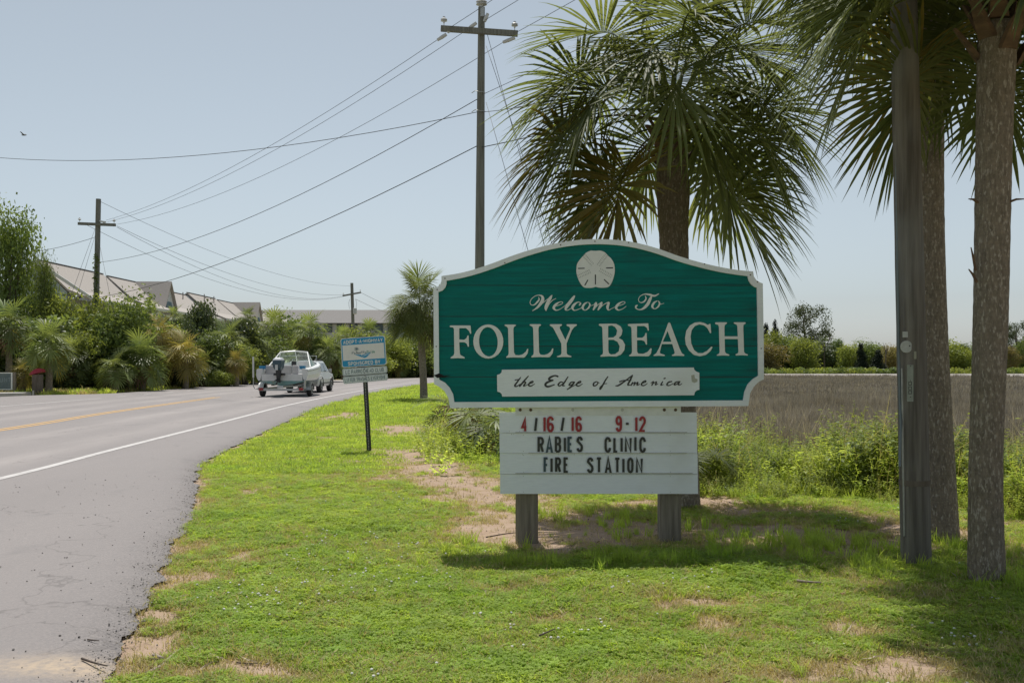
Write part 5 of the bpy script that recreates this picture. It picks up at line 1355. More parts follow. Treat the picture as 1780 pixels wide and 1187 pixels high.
def weed_shrub(u, D, vtop, wpx, label, mat, seed):
    x = (u-U0)/FPX*D; gz = float(ground_z(np.array([x]), np.array([float(D)]))[0]); H = CAMH+(V0-vtop)/FPX*D-gz; root = thing('leafy_weed', (x, D, gz), label, 'plant')
    put(weed_mesh('leaves', mat, H, 9, 42, .085, seed, wpx/FPX*D*.38), 'leaves', root, (0, 0, 0))
    mb = MB(); mb.tube([(x, D, gz-.1), (x+.01, D, gz+H*.6), (x, D, gz+H*.8)], [.012, .009, .004], 5); mb.build('stem', MAT['branch'], root)
weed_shrub(1322, 16.2, 712, 56, 'tall light green leafy weed right of the sign against the marsh', MAT['weed'], 61)
weed_shrub(1445, 15.0, 742, 60, 'mid height leafy weed midway between sign and utility pole', MAT['weed'], 62)
weed_shrub(1545, 13.0, 745, 40, 'spiky weed just left of the utility pole', MAT['weed'], 63)
weed_shrub(1665, 13.0, 742, 70, 'tall bright weed between the two right palm trunks', MAT['weed'], 64)
weed_shrub(1290, 14.0, 770, 60, 'darker leafy weed close beside the message board', MAT['leaf_mid'], 65)
weed_shrub(1768, 11.0, 812, 70, 'bright leafy weed right of the nearest palm trunk', MAT['weed'], 66)
x = rng.normal(-.75, .35, 90); y = rng.normal(18.2, 1.6, 90)
scatter('sign_side_weeds', np.c_[x, y, ground_z(x, y)], .5+.5*rng.random(90), cw, 9, 'green weeds and long grass around the clumps left of the message board', 'weeds', .15)
x = rng.normal(-1.3, .25, 50); y = rng.normal(19.5, 1.2, 50)
scatter('sign_side_weeds', np.c_[x, y, ground_z(x, y)], .5+.6*rng.random(50), cw, 9, 'tall grass at the left border of the welcome sign', 'weeds', .15)
# ------------------------------------------------------------------ utility poles and wires
def insulator(mb, p, ax=(0,0,1), s=1.0):
    mb.lathe(p, ax, [(0,.02*s),(.04*s,.03*s),(.05*s,.085*s),(.08*s,.05*s),(.09*s,.085*s),(.12*s,.045*s),(.16*s,.03*s)], 10)
def upole(base, H, r0, r1, arm, label, lean=(0,0), nm='utility_pole', mat='far_pole'):
    root = thing(nm, base, label, 'utility pole'); b = Vector(base); t = b+Vector((lean[0], lean[1], H))
    mb = MB(); mb.tube([b-Vector((0,0,.3)), b*.5+t*.5, t], [r0, (r0+r1)/2, r1], 14); mb.build('pole', MAT[mat], root, smooth=False)
    if arm:
        (c0, c1, w) = arm
        mb = MB(); mb.bar(c0, c1, w*.8, w); a = mb.build('crossarm', MAT['far_pole'], root)
        cm = (Vector(c0)+Vector(c1))/2
        for f in (.04, .96):
            p = Vector(c0).lerp(Vector(c1), f)+Vector((0, 0, w/2)); mb = MB(); mb.tube([p-Vector((0,0,.02)), p+Vector((0,0,.10))], .012, 6); mb.build('pin', MAT['galv'], a)
            mb = MB(); insulator(mb, p+Vector((0,0,.09)), s=1.2); mb.build('insulator', MAT['porcelain'], a)
            d = (Vector(c1)-Vector(c0)).normalized()
    return root
P1D = 30.0
b1 = at(832, 700, P1D); b1.z = 0; t1 = at(837, 13, P1D)
arm1 = (at(767, 53, P1D)-Vector((0,.16,0)), at(900, 62, P1D)-Vector((0,.16,0)), .16)
p1 = upole(b1, t1.z, .17, .10, arm1, 'tall wooden utility pole with crossarm rising behind the welcome sign', (t1.x-b1.x, 0))
mb = MB(); insulator(mb, (t1.x, P1D, t1.z-.02), s=2.0); mb.build('insulator', MAT['porcelain'], p1)
mb = MB(); mb.box(t1.x-.03, t1.x+.08, P1D-.14, P1D-.10, t1.z-.32, t1.z-.02); mb.build('bracket', MAT['galv'], p1)
for (u, v, u2, v2) in ((776,60,760,70),(783,50,778,57),(895,66,874,74),(842,38,848,24),(828,40,812,52)):
    mb = MB(); mb.tube([at(u, v, P1D-.16), at((u+u2)/2, (v+v2)/2, P1D-.16), at(u2, v2, P1D-.16)], [.05,.06,.045], 8); mb.build('strain_insulator', MAT['porcelain'], p1)
for v in (160, 193): 
    mb = MB(); mb.tube([at(820, v+2, P1D-.12), at(826, v-2, P1D-.2), at(836, v, P1D-.2), at(843, v+1, P1D-.1)], .012, 6); mb.build('cable_clip', MAT['galv'], p1)
P2D = 62.0
b2 = at(164, 690, P2D); b2.z = 0; t2 = at(171, 346, P2D)
arm2 = (at(138, 389.5, P2D)-Vector((0,.2,0)), at(203, 392, P2D)-Vector((0,.2,0)), .17)
p2 = upole(b2, t2.z, .19, .15, arm2, 'vine covered utility pole standing in the hedge before the houses', (t2.x-b2.x, 0))
mb = MB(); mb.tube([at(173, 384, P2D-.2), at(180, 386, P2D-.2), at(184, 386, P2D-.2)], [.05,.07,.05], 6); mb.build('strain_insulator', MAT['porcelain'], p2)
vm = []
for i in range(900):
    f = rng.random(); v = 440+150*f; u = 169-5*(v-346)/344+rng.normal(0, 2.0+1.2*f); a = rng.random()*6.28; vm.append(at(u, v, P2D+.25*math.sin(a)))
vm = np.array([tuple(p) for p in vm]); nn_ = rng.normal(0, 1, (900, 3)); nn_ /= np.linalg.norm(nn_, axis=1)[:, None]; tt = np.cross(nn_, rng.normal(0, 1, (900, 3))); tt /= np.linalg.norm(tt, axis=1)[:, None]; ss = np.cross(nn_, tt)
o = link(bpy.data.objects.new('vine', mesh_quads('vine', np.stack([vm-tt*.07, vm+ss*.05, vm+tt*.07, vm-ss*.05], axis=1), MAT['leaf_mid'])), p2); o.location = -WL[p2.name]
P3D = 133.0
b3 = at(616, 690, P3D); b3.z = 0; t3 = at(611.5, 492, P3D)
arm3 = (at(596, 514.5, P3D)-Vector((0,.25,0)), at(628, 508.5, P3D)-Vector((0,.25,0)), .2)
p3 = upole(b3, t3.z, .24, .2, arm3, 'distant utility pole with slanting crossarm above the sponsor sign', (t3.x-b3.x, 0))
mb = MB(); c = at(617, 540, P3D); mb.lathe((c.x+.05, P3D-.4, c.z-.5), (0,0,1), [(0,.1),(.05,.26),(.8,.26),(.85,.2)], 12); mb.build('transformer', MAT['porcelain'], p3)
for s in (-1, 1):
    mb = MB(); q = at(613+s*5, 520, P3D-.3); mb.tube([q, q+Vector((s*.15,0,-.5)), q+Vector((s*.05,0,-1.3))], .02, 5); mb.build('jumper', MAT['cable'], p3)
# near weathered pole
ND = 7.96
b4 = at(1593, 985, ND); b4.z = 0
tx = at(1573, 100, ND)
t4 = b4+(tx-b4)*(9.2/tx.z)
p4 = thing('utility_pole', b4, 'dark weathered wooden utility pole with tags between the right palms', 'utility pole')
mb = MB(); zs = np.linspace(-.3, 9.2, 40); pts = [b4+(t4-b4)*(z/9.2) for z in zs]
mb.tube(pts, [.118-.0035*max(z, 0)+random.uniform(-.0015, .0015) for z in zs], 22); mb.build('pole', MAT['pole_wood'], p4, smooth=True)
def on4(u, v, dy=-.112): p = at(u, v, ND); return Vector((p.x, ND+dy, p.z))
mb = MB(); mb.tube([on4(1556.5, 0, -.02), on4(1557, 300, -.02), on4(1559, 560, -.03), on4(1562, 700, -.03), on4(1561, 740, -.06), on4(1556, 790, -.1), on4(1553, 808, -.13)], .011, 8); mb.build('conduit', basic('conduit', (.16,.19,.21), None, rough=.5), p4)
mb = MB(); mb.tube([on4(1564, 640, -.05), on4(1566, 800, -.05), on4(1568, 930, -.05)], .008, 6); mb.build('ground_wire', MAT['galv'], p4)
def tag_plate(u0, v0, u1, v1, mat, name, dy):
    a, b_ = on4(u0, v0), on4(u1, v1); mb = MB(); mb.box(min(a.x, b_.x), max(a.x, b_.x), ND+dy, ND+dy+.004, b_.z, a.z); return mb.build(name, mat, p4)
MAT['tag_metal'] = basic('tag_metal', (.52,.54,.54), (.42,.44,.42), 30, .5, 0, metal=.2)
tag_plate(1561, 577, 1570, 587, MAT['tag_metal'], 'small_tag', -.098)
c = on4(1567, 603); mb = MB(); mb.lathe((c.x, ND-.100, c.z), (0,-1,0), [(0,.048),(.003,.048),(.004,.045)], 22); dsk = mb.build('round_tag', MAT['tag_metal'], p4)
mb = MB(); c2 = on4(1572.5, 601.5); mb.lathe((c2.x, ND-.1046, c2.z), (0,-1,0), [(0,.006),(.002,.005)], 8); mb.build('screw', MAT['dark_hole'], dsk)
tag_plate(1579, 611, 1583, 624, basic('tag_buff', (.34,.34,.27), None, rough=.6), 'small_tag', -.116)
num = tag_plate(1567.5, 634, 1578, 697, basic('tag_pale', (.33,.36,.32), (.26,.29,.26), 30, .5), 'number_plate', -.114)
for v in (636, 661, 689): 
    c = on4(1573, v); mb = MB(); mb.lathe((c.x, ND-.1142, c.z), (0,-1,0), [(0,.004),(.002,.003)], 6); mb.build('screw', MAT['dark_hole'], num)
for i, v in enumerate((666, 674, 681)):
    c = on4(1572.2, v); mb = MB()
    for st_ in ([(-.011,-.012),(.011,-.012)], [(-.011,.012),(.011,.012)], [(-.011,-.012),(-.011,.012)], [(.011,-.012),(.011,.012)]):
        (x0, z0), (x1, z1) = st_; y = ND-.1146; mb.box(c.x+min(x0,x1)-.0022, c.x+max(x0,x1)+.0022, y-.0002*len(mb.f)/6, y+.0005, c.z+min(z0,z1)-.0022, c.z+max(z0,z1)+.0022)
    mb.build('digit', MAT['letter_black'], num)
mb = MB(); zc = on4(1590, 838).z; cc = b4+(t4-b4)*(zc/9.2); mb.tube([cc-Vector((0,0,.022)), cc+Vector((0,0,.022))], .1195, 22); mb.build('band', MAT['branch'], p4)
# wires
def wire(a, b, sag, r, label, cat='power line', n=20):
    a = Vector(a); b = Vector(b)
    pts = [a.lerp(b, i/n)-Vector((0, 0, sag*4*(i/n)*(1-i/n))) for i in range(n+1)]
    mb = MB(); mb.tube(pts, r, 5); o = mb.build('overhead_wire', MAT['cable'], None, smooth=True); tag(o, label, cat, 'overhead wires'); return o
Y1 = P1D-.16
wr = .008
wire(at(770, 63, Y1), at(184, 383, P2D-.2), .7, wr, 'wire from the left crossarm end of the tall pole down to the vine covered pole')
wire(at(815, 50, Y1), at(186, 386, P2D-.2), .8, wr, 'wire from the top of the tall pole down to the vine covered pole')
wire(at(876, 73, Y1), at(203, 390, P2D-.2), .9, wr, 'wire from the right crossarm end of the tall pole to the left pole\'s arm')
wire(at(829, 173, P1D-.15), at(172, 456, P2D-.2), .9, .012, 'cable attached midway up the tall pole crossing to the vine covered pole')
wire(at(829, 254, P1D-.15), at(168, 517, P2D-.2), .7, .014, 'thicker cable leaving the tall pole lowest and crossing the road')
wire(at(829, 195, P1D-.15), at(-40, 271, 45), .7, .011, 'nearly level wire from the tall pole to the left edge of the sky')
far_end = Vector((15.5, -6, 10.9))
for (u, v), dx, lab in (((783, 48), -.6, 'wire from the left crossarm end rising to the top right out of view'), ((842, 36), 0, 'wire from the pole top rising to the upper right out of view'), ((897, 57), .8, 'wire from the right crossarm end running up behind the palm crown'), ((838, 165), 0.2, 'cable from the tall pole running up right behind the palm crown')):
    wire(at(u, v, Y1), far_end+Vector((dx, dx, 0 if v < 100 else -1.6)), .55, wr, lab)
wire(at(838, 256, P1D-.1), Vector((15.5, -6, 6.9)), .9, .014, 'low cable from the tall pole disappearing into the palm crown')
wire(at(838, 195, P1D-.1), at(1010, 155, 25), .1, .009, 'thin wire running right from the tall pole behind the palm')
for (u, v), (u2, v2), lab in (((847, 60), (950, 440), 'upper guy wire slanting down right from the tall pole\'s crossarm'), ((845, 80), (905, 260), 'inner guy wire slanting down right from the tall pole'), ((845, 178), (888, 330), 'lower guy wire slanting down right from the tall pole')):
    a = at(u, v, P1D-.1); g = at(u2, v2, 28.0); e_ = a+(g-a)*(a.z/(a.z-g.z)); wire(a, e_, 0, .008, lab, 'guy wire', 4)
# second span
for (u, v), (u2, v2), sg, lab in (((203, 393), (627, 509), 1.7, 'upper wire of the span from the vine covered pole to the distant pole'), ((203, 395), (598, 514), 1.9, 'middle wire of the span from the vine covered pole to the distant pole'), ((152, 392), (598, 515), 2.0, 'lower wire of the span from the vine covered pole to the distant pole'), ((173, 350), (611, 497), 1.3, 'topmost thin wire between the vine covered pole and the distant pole')):
    wire(at(u, v, P2D-.2), at(u2, v2, P3D-.2), sg, .012, lab)
wire(at(628, 509, P3D-.2), at(760, 556, 190), .6, .02, 'wire leaving the distant pole to the right')
wire(at(618, 520, P3D-.2), at(748, 562, 190), .6, .02, 'lower cable leaving the distant pole to the right')
wire(at(163, 413, P2D-.2), at(-60, 438, 70), .5, .014, 'wire from the vine covered pole to the left edge of the photo')
for (u, v), (u2, v2), lab in (((165, 398), (128, 500), 'left guy wire of the vine covered pole'), ((165, 410), (138, 500), 'second guy wire of the vine covered pole'), ((173, 425), (184, 480), 'right guy wire of the vine covered pole')):
    a = at(u, v, P2D); g = at(u2, v2, P2D-1.5); e_ = a+(g-a)*(a.z/(a.z-g.z)); wire(a, e_, 0, .010, lab, 'guy wire', 4)
# bird
mb = MB(); c = at(41, 235, 80)
mb.loft([[c+Vector((dx, 0, r)), c+Vector((dx, r, 0)), c+Vector((dx, 0, -r)), c+Vector((dx, -r, 0))] for dx, r in ((-.2,.01),(-.08,.05),(.1,.055),(.2,.03),(.27,.005))])
br = thing('bird', tuple(c-Vector((0,0,.06))), 'tiny dark bird flying high at the left of the sky', 'bird'); bd = mb.build('body', MAT['cable'], br)
for s in (-1, 1):
    mb = MB(); mb.hexa([c+Vector((-.05,s*.03,-.005)), c+Vector((.09,s*.03,-.005)), c+Vector((-.02,s*.42,.17)), c+Vector((-.10,s*.42,.17)), c+Vector((-.05,s*.03,.012)), c+Vector((.09,s*.03,.012)), c+Vector((-.02,s*.42,.18)), c+Vector((-.10,s*.42,.18))]); mb.build('wing', MAT['cable'], br)

# ------------------------------------------------------------------ buildings
MAT['siding_white'] = basic('siding_white', (.60,.62,.63), (.52,.54,.55), 3, .6, .1, (.3,.3,8))
MAT['siding_blue'] = basic('siding_blue', (.36,.43,.48), (.32,.39,.44), 3, .6, .1, (.3,.3,8))
MAT['roof'] = basic('roof', (.41,.375,.345), (.35,.32,.295), 5, .9, .2, (1,1,3))
MAT['roof_grey'] = basic('roof_grey', (.23,.22,.215), (.19,.18,.175), 5, .9, .2)
MAT['glass'] = basic('glass', (.03,.06,.075), (.05,.085,.10), 2, .12)
MAT['louver'] = basic('louver', (.05,.12,.16), None, rough=.5)
RX, HWd = -46.2, 5.2
units = [(97, 15.5, 11.7, 8.0, 'nearest beach house with blue gable end left of the vine covered pole', 'end'),
 (113.5, 13.5, 11.6, 8.1, 'second beach house with white dormer right of the vine covered pole', 'g'),
 (128, 12.5, 11.3, 8.0, 'third beach house roof with stepped ridge behind the hedge', 'p'),
 (141.5, 13.5, 11.7, 8.2, 'fourth beach house with long level ridge', 'p'),
 (156, 14, 11.6, 8.2, 'fifth beach house with small white dormer above the magnolia', 'g'),
 (171, 13, 11.2, 8.0, 'sixth beach house roof near the right end of the row', 'p'),
 (185, 15, 11.2, 8.0, 'last beach house of the row whose roof slopes to the hedge', 'p')]
for (y0, Ln, zr, ze, lab, kd) in units:
    root = thing('beach_house', (RX, y0+Ln/2, 0), lab, 'house', 'row of beach houses')
    xe, xw, y1 = RX+HWd, RX-HWd, y0+Ln
    mb = MB(); mb.box(xw+.4, xe-2.4, y0+.3, y1-.3, 0, ze); mb.build('wall', MAT['siding_white'], root)
    # main roof with a slight front break over the porch
    ov = .35
    mb = MB(); th = .22
    prof = [(xw-ov, ze-.25), (RX, zr), (xe-2.2, ze+.85), (xe+ov, ze-.15)]
    up = [(x, z) for x, z in prof]; dn = [(x, z-th) for x, z in prof][::-1]
    mb.prism([(x, z) for x, z in up+dn], y0-.2 if kd == 'end' else y0+.02, y1-.02); roof = mb.build('roof', MAT['roof'], root)
    mb = MB(); mb.box(RX-.12, RX+.12, y0, y1-.1, zr+.005, zr+.06); mb.build('ridge_cap', MAT['roof_grey'], roof)
    mb = MB(); mb.box(xe+ov+.01, xe+ov+.08, y0+.05, y1-.05, ze-.45, ze-.14); mb.build('fascia', MAT['siding_white'], roof)
    # gable wall
    mb = MB(); mb.prism([(xw+.4, ze-.3), (RX, zr-.35), (xe-2.4, ze+.60), (xe-2.4, ze-.3)], y0+.06, y0+.32); mb.build('gable', MAT['siding_blue'] if kd == 'end' else MAT['siding_white'], root)
    if kd == 'end':
        mb = MB(); mb.prism([(xw+.2, ze-.05), (RX, zr-.02), (xe+ov, ze-.0), (xe+ov, ze-.32), (RX, zr-.45), (xw+.2, ze-.45)], y0-.35, y0-.22); mb.build('barge_board', MAT['siding_white'], root)
        mb = MB(); mb.box(RX-2.5, RX+1.8, y0-.02, y0+.05, ze-.9, ze+.15); mb.build('gable_window', MAT['glass'], root)
    # porch: floor, posts, balustrade, windows along the road side
    mb = MB(); mb.box(xe-2.4, xe+.1, y0+.3, y1-.3, ze-2.95, ze-2.75); mb.build('porch_floor', MAT['siding_white'], root)
    for k in range(5):
        yy = y0+.5+(Ln-1.0)*k/4; mb = MB(); mb.box(xe-.22, xe+.02, yy-.12, yy+.12, 0, ze-.42); mb.build('porch_post', MAT['siding_white'], root)
    mb = MB(); mb.box(xe-.16, xe-.06, y0+.4, y1-.4, ze-1.85, ze-1.75); mb.build('handrail', MAT['siding_white'], root)
    for k in range(14):
        yy = y0+.7+(Ln-1.4)*k/13; mb = MB(); mb.box(xe-.13, xe-.09, yy-.04, yy+.04, ze-2.75, ze-1.85); mb.build('baluster', MAT['siding_white'], root)
    for k in range(4):
        yy = y0+1.9+(Ln-3.8)*k/3; mb = MB(); mb.box(xe-2.39, xe-2.34, yy-.55, yy+.55, ze-2.6, ze-.6); w_ = mb.build('window', MAT['glass'], root)
        mb = MB(); mb.box(xe-2.335, xe-2.30, yy-.65, yy-.55, ze-2.7, ze-.5); mb.build('window_frame', MAT['siding_white'], w_)
    if kd in 'g':
        yc = y0+Ln*.62; hw = 2.0; x0 = xe-1.0; zb = ze+.30; zt = zb+3.0
        mb = MB(); mb.hexa([(x0,yc-hw,zb),(x0,yc+hw,zb),(RX+.3,yc+hw,zb),(RX+.3,yc-hw,zb),(x0,yc-.02,zt),(x0,yc+.02,zt),(RX+.3,yc+.02,zt),(RX+.3,yc-.02,zt)]); dm = mb.build('dormer', MAT['siding_white'], root)
        for s in (-1, 1):
            mb = MB(); mb.hexa([(x0+.35,yc+s*(hw+.3),zb-.35),(RX,yc+s*(hw+.3),zb-.35),(RX,yc,zt+.08),(x0+.35,yc,zt+.08),(x0+.35,yc+s*(hw+.3),zb-.2),(RX,yc+s*(hw+.3),zb-.2),(RX,yc,zt+.25),(x0+.35,yc,zt+.25)]); mb.build('dormer_roof', MAT['roof'], dm)
        mb = MB(); mb.hexa([(x0+.02,yc-1.1,zb+.05),(x0+.02,yc+1.1,zb+.05),(x0+.06,yc+1.1,zb+.05),(x0+.06,yc-1.1,zb+.05),(x0+.02,yc-.75,zb+.75),(x0+.02,yc+.75,zb+.75),(x0+.06,yc+.75,zb+.75),(x0+.06,yc-.75,zb+.75)]); mb.build('louver', MAT['louver'], dm)
    if kd == 'p':
        for q in (.35, .7):
            mb = MB(); mb.tube([(RX+1.0, y0+Ln*q, zr-1.2), (RX+1.0, y0+Ln*q, zr+.1)], .07, 6); mb.build('vent_pipe', MAT['roof_grey'], roof)
# white deck on the first house
root = bpy.data.objects['beach_house']
# long low building
LB = thing('long_building', (-36, 205, 0), 'long low building with flat grey roof behind the hedge', 'building')
mb = MB(); mb.box(-54, -17.5, 200, 214, 0, 9.6); mb.build('wall', MAT['siding_white'], LB)
mb = MB(); mb.loft([[(-55.5, 198.4, 9.7), (-16, 198.4, 9.7), (-16, 215.6, 9.7), (-55.5, 215.6, 9.7)], [(-54, 206, 12.7), (-17.5, 206, 12.7), (-17.5, 208, 12.7), (-54, 208, 12.7)]]); mb.build('roof', MAT['roof_grey'], LB)
for k in range(14):
    x = -53+k*2.55; mb = MB(); mb.box(x, x+1.6, 199.8, 199.9, 7.9, 9.5); mb.build('window', MAT['glass'], LB)
mb = MB(); mb.box(-30, -17.5, 198.6, 198.8, 6.0, 7.4); mb.build('balcony_panel', MAT['siding_blue'], LB)
for k in range(8):
    x = -29.5+k*1.7; mb = MB(); mb.box(x, x+.2, 198.4, 198.55, 5.8, 7.5); mb.build('balcony_post', MAT['siding_white'], LB)
# buildings far beyond the marsh
MAT['far_pink'] = basic('far_pink', (.50,.42,.40), (.46,.39,.37), .3, .8)
MAT['far_blue'] = basic('far_blue', (.14,.22,.30), (.17,.25,.33), .3, .8)
def farb(u0, u1, v, D, mat, lab, roofm):
    a, b = at(u0, v, D), at(u1, v, D); root = thing('far_house', ((a.x+b.x)/2, D, 0), lab, 'building')
    mb = MB(); mb.box(a.x, b.x, D, D+14, 0, a.z-1.6); mb.build('wall', MAT[mat], root)
    mb = MB(); mx = (a.x+b.x)/2; mb.loft([[(a.x-.6, D-.6, a.z-1.59), (b.x+.6, D-.6, a.z-1.59), (b.x+.6, D+14.6, a.z-1.59), (a.x-.6, D+14.6, a.z-1.59)], [(a.x+3, D+5, a.z+.2), (b.x-3, D+5, a.z+.2), (b.x-3, D+9, a.z+.2), (a.x+3, D+9, a.z+.2)]]); mb.build('roof', MAT[roofm], root)
    n = max(2, int((b.x-a.x)/5))
    for i in range(n):
        for zf in (.35, .68):
            x = a.x+(b.x-a.x)*(i+.5)/n; mb = MB(); mb.box(x-.8, x+.8, D-.06, D-.01, a.z*zf, a.z*zf+1.6); mb.build('window', MAT['glass'], root)
farb(1528, 1562, 607, 420, 'far_pink', 'pinkish building on the horizon left of the utility pole', 'far_pink')
farb(1672, 1702, 607, 430, 'far_pink', 'pinkish block on the horizon between the right palm trunks', 'far_pink')
farb(1742, 1768, 602, 380, 'far_blue', 'blue house on the horizon at the right edge', 'roof_grey')

# ------------------------------------------------------------------ boat, trailer, car
MAT['gelcoat'] = basic('gelcoat', (.70,.71,.70), (.62,.63,.62), 4, .35)
MAT['seat_vinyl'] = basic('seat_vinyl', (.50,.48,.48), (.44,.42,.42), 6, .55)
MAT['hull_green'] = basic('hull_green', (.13,.30,.29), (.22,.33,.31), 5, .5, c3=(.33,.27,.17), scale3=3)
MAT['motor_blue'] = basic('motor_blue', (.035,.075,.10), (.05,.09,.115), 5, .3)
MAT['motor_top'] = basic('motor_top', (.45,.46,.50), None, rough=.35)
MAT['black_plastic'] = basic('black_plastic', (.02,.022,.025), (.03,.032,.034), 10, .5)
MAT['blue_plastic'] = basic('blue_plastic', (.01,.19,.38), None, rough=.45)
MAT['rubber'] = basic('rubber', (.022,.022,.022), (.035,.034,.033), 10, .85)
MAT['red_lens'] = basic('red_lens', (.30,.015,.02), None, rough=.25)
MAT['pvc'] = basic('pvc', (.62,.62,.60), None, rough=.5)
def clear_glass():
    m, nt, out = nodes('clear_glass'); p = N(nt, 'ShaderNodeBsdfGlossy'); p.inputs['Roughness'].default_value = .08; p.inputs['Color'].default_value = (.8,.85,.85,1)
    t = N(nt, 'ShaderNodeBsdfTransparent'); t.inputs['Color'].default_value = (.78,.86,.82,1); ms = N(nt, 'ShaderNodeMixShader'); ms.inputs[0].default_value = .12
    nt.links.new(t.outputs[0], ms.inputs[1]); nt.links.new(p.outputs[0], ms.inputs[2]); nt.links.new(ms.outputs[0], out.inputs[0]); return m
MAT['clear_glass'] = clear_glass()
BX, BY = -10.72, 46.4           # stern centre
def bw(x, y, z): return (BX+x, BY+y, z)
boat = thing('motor_boat', (BX, BY+2.8, .52), 'white open motor boat with outboard and windscreen on a trailer', 'boat')
st = [(0,1.18,.56,1.34,.80),(1.2,1.20,.55,1.38,.80),(2.6,1.19,.56,1.46,.82),(3.8,1.06,.60,1.56,.90),(4.8,.74,.70,1.66,1.05),(5.5,.34,.86,1.74,1.25),(5.85,.04,1.10,1.78,1.50)]   # y, half beam, keel z, sheer z, chine z
low = MB(); low.loft([[bw(-b, y, c), bw(-b*.5, y, (k+c)/2-.03), bw(0, y, k), bw(b*.5, y, (k+c)/2-.03), bw(b, y, c)] for y, b, k, s, c in [(y, b*.93, k, s, c) for y, b, k, s, c in st]], closed=True); low.build('hull_bottom', MAT['hull_green'], boat)
for s_ in (-1, 1):
    mb = MB(); mb.loft([[bw(s_*b*.93, y, c), bw(s_*b*.99, y, c+.12), bw(s_*b*1.02, y, (c+s)/2), bw(s_*b, y, s), bw(s_*(b*.80), y, s+.03), bw(s_*(b*.78), y, s-.12), bw(s_*b*.86, y, c+.02)] for y, b, k, s, c in st]); mb.build('hull_side', MAT['gelcoat'], boat)
    mb = MB(); mb.loft([[bw(s_*(b*1.0), y, s-.02), bw(s_*(b*1.03), y, s-.05), bw(s_*(b*1.03), y, s-.10), bw(s_*(b*1.0), y, s-.12)] for y, b, k, s, c in st]); mb.build('rub_rail', MAT['galv'], boat)
mb = MB(); mb.box(BX-.95, BX+.95, BY+.0, BY+.12, .80, 1.10); tr_ = mb.build('transom', MAT['gelcoat'], boat)
mb = MB(); mb.loft([[bw(-.98, .20, .84), bw(.98, .20, .84), bw(.98, 4.6, .92), bw(-.98, 4.6, .92)], [bw(-.98, .20, .90), bw(.98, .20, .90), bw(.98, 4.6, .98), bw(-.98, 4.6, .98)]]); mb.build('deck', MAT['gelcoat'], boat)
for x0, x1 in ((-.92,-.42),(-.38,.30),(.34,.62)):
    mb = MB(); mb.box(BX+x0, BX+x1, BY+.55, BY+.75, 1.0, 1.52); mb.build('seat_back', MAT['seat_vinyl'], boat, bevel=.04)
mb = MB(); mb.box(BX-.9, BX+.9, BY+.5, BY+1.1, .9, 1.12); mb.build('bench', MAT['seat_vinyl'], boat, bevel=.04)
mb = MB(); mb.box(BX+.30, BX+.85, BY+1.9, BY+2.3, 1.0, 1.72); mb.build('helm_console', MAT['gelcoat'], boat, bevel=.03)
mb = MB(); mb.box(BX+.02, BX+.24, BY+1.9, BY+2.0, 1.5, 1.72); mb.build('instrument_panel', MAT['black_plastic'], boat)
for x in (-.98, .90):
    mb = MB(); mb.loft([[bw(x-.12, .18, 1.345), bw(x+.12, .18, 1.345), bw(x+.12, .42, 1.345), bw(x-.12, .42, 1.345)], [bw(x-.13, .17, 1.50), bw(x+.13, .17, 1.50), bw(x+.13, .43, 1.50), bw(x-.13, .43, 1.50)]]); mb.build('blue_bucket', MAT['blue_plastic'], boat)
# windscreen: raked wrap-round frame with panes
ws = [(-1.02,1.5,1.42),(-.66,2.55,2.16),(0,2.85,2.22),(.66,2.55,2.16),(1.02,1.5,1.42)]
wb = [(-1.02,1.5,1.40),(-.92,3.0,1.52),(0,3.35,1.58),(.92,3.0,1.52),(1.02,1.5,1.40)]
for i in range(4):
    a, b_, c_, d_ = bw(*ws[i]), bw(*ws[i+1]), bw(*wb[i+1]), bw(*wb[i])
    mb = MB(); q = [Vector(p) for p in (a, b_, c_, d_)]; ce = sum(q, Vector())/4; q = [ce+(p-ce)*.97 for p in q]; n_ = Vector((0, .006, 0)); mb.hexa([*(q), *[p+n_ for p in q]]) if False else mb.poly(q); mb.build('windscreen_pane', MAT['clear_glass'], boat)
fm = MB(); fm.tube([bw(*p) for p in ws], .035, 6); fm.build('windscreen_frame', MAT['gelcoat'], boat)
for i in (1, 2, 3):
    mb = MB(); mb.tube([bw(*ws[i]), bw(*wb[i])], .022, 6); mb.build('windscreen_post', MAT['gelcoat'], boat)
mb = MB(); mb.tube([bw(.9,3.4,1.55), bw(.92,3.5,1.95), bw(.75,4.4,1.98), bw(.3,5.3,2.0), bw(0,5.5,2.0), bw(-.3,5.3,2.0), bw(-.75,4.4,1.98), bw(-.9,3.5,1.95), bw(-.9,3.4,1.55)], .016, 6); mb.build('bow_rail', MAT['galv'], boat)
# outboard
om = thing('outboard_motor', (BX-.1, BY-.3, .75), 'dark blue grey outboard motor tilted on the boat\'s stern', 'motor')
def osec(z, w, d0, d1): return [bw(-.1-w*.7, d0, z), bw(-.1-w, (d0+d1)/2, z), bw(-.1-w*.7, d1, z), bw(-.1+w*.7, d1, z), bw(-.1+w, (d0+d1)/2, z), bw(-.1+w*.7, d0, z)]
mb = MB(); mb.loft([osec(1.30,.16,-.45,.0), osec(1.42,.25,-.58,.06), osec(1.60,.28,-.62,.06), osec(1.74,.28,-.60,.05)]); mb.build('cowling', MAT['motor_blue'], om, bevel=.02)
mb = MB(); mb.loft([osec(1.742,.275,-.60,.05), osec(1.82,.25,-.54,.02), osec(1.88,.15,-.42,-.06)]); mb.build('cowling_top', MAT['motor_top'], om, bevel=.02)
mb = MB(); mb.loft([osec(.74,.09,-.36,-.16), osec(1.0,.10,-.40,-.10), osec(1.30,.14,-.42,-.04)]); mb.build('leg', MAT['black_plastic'], om)
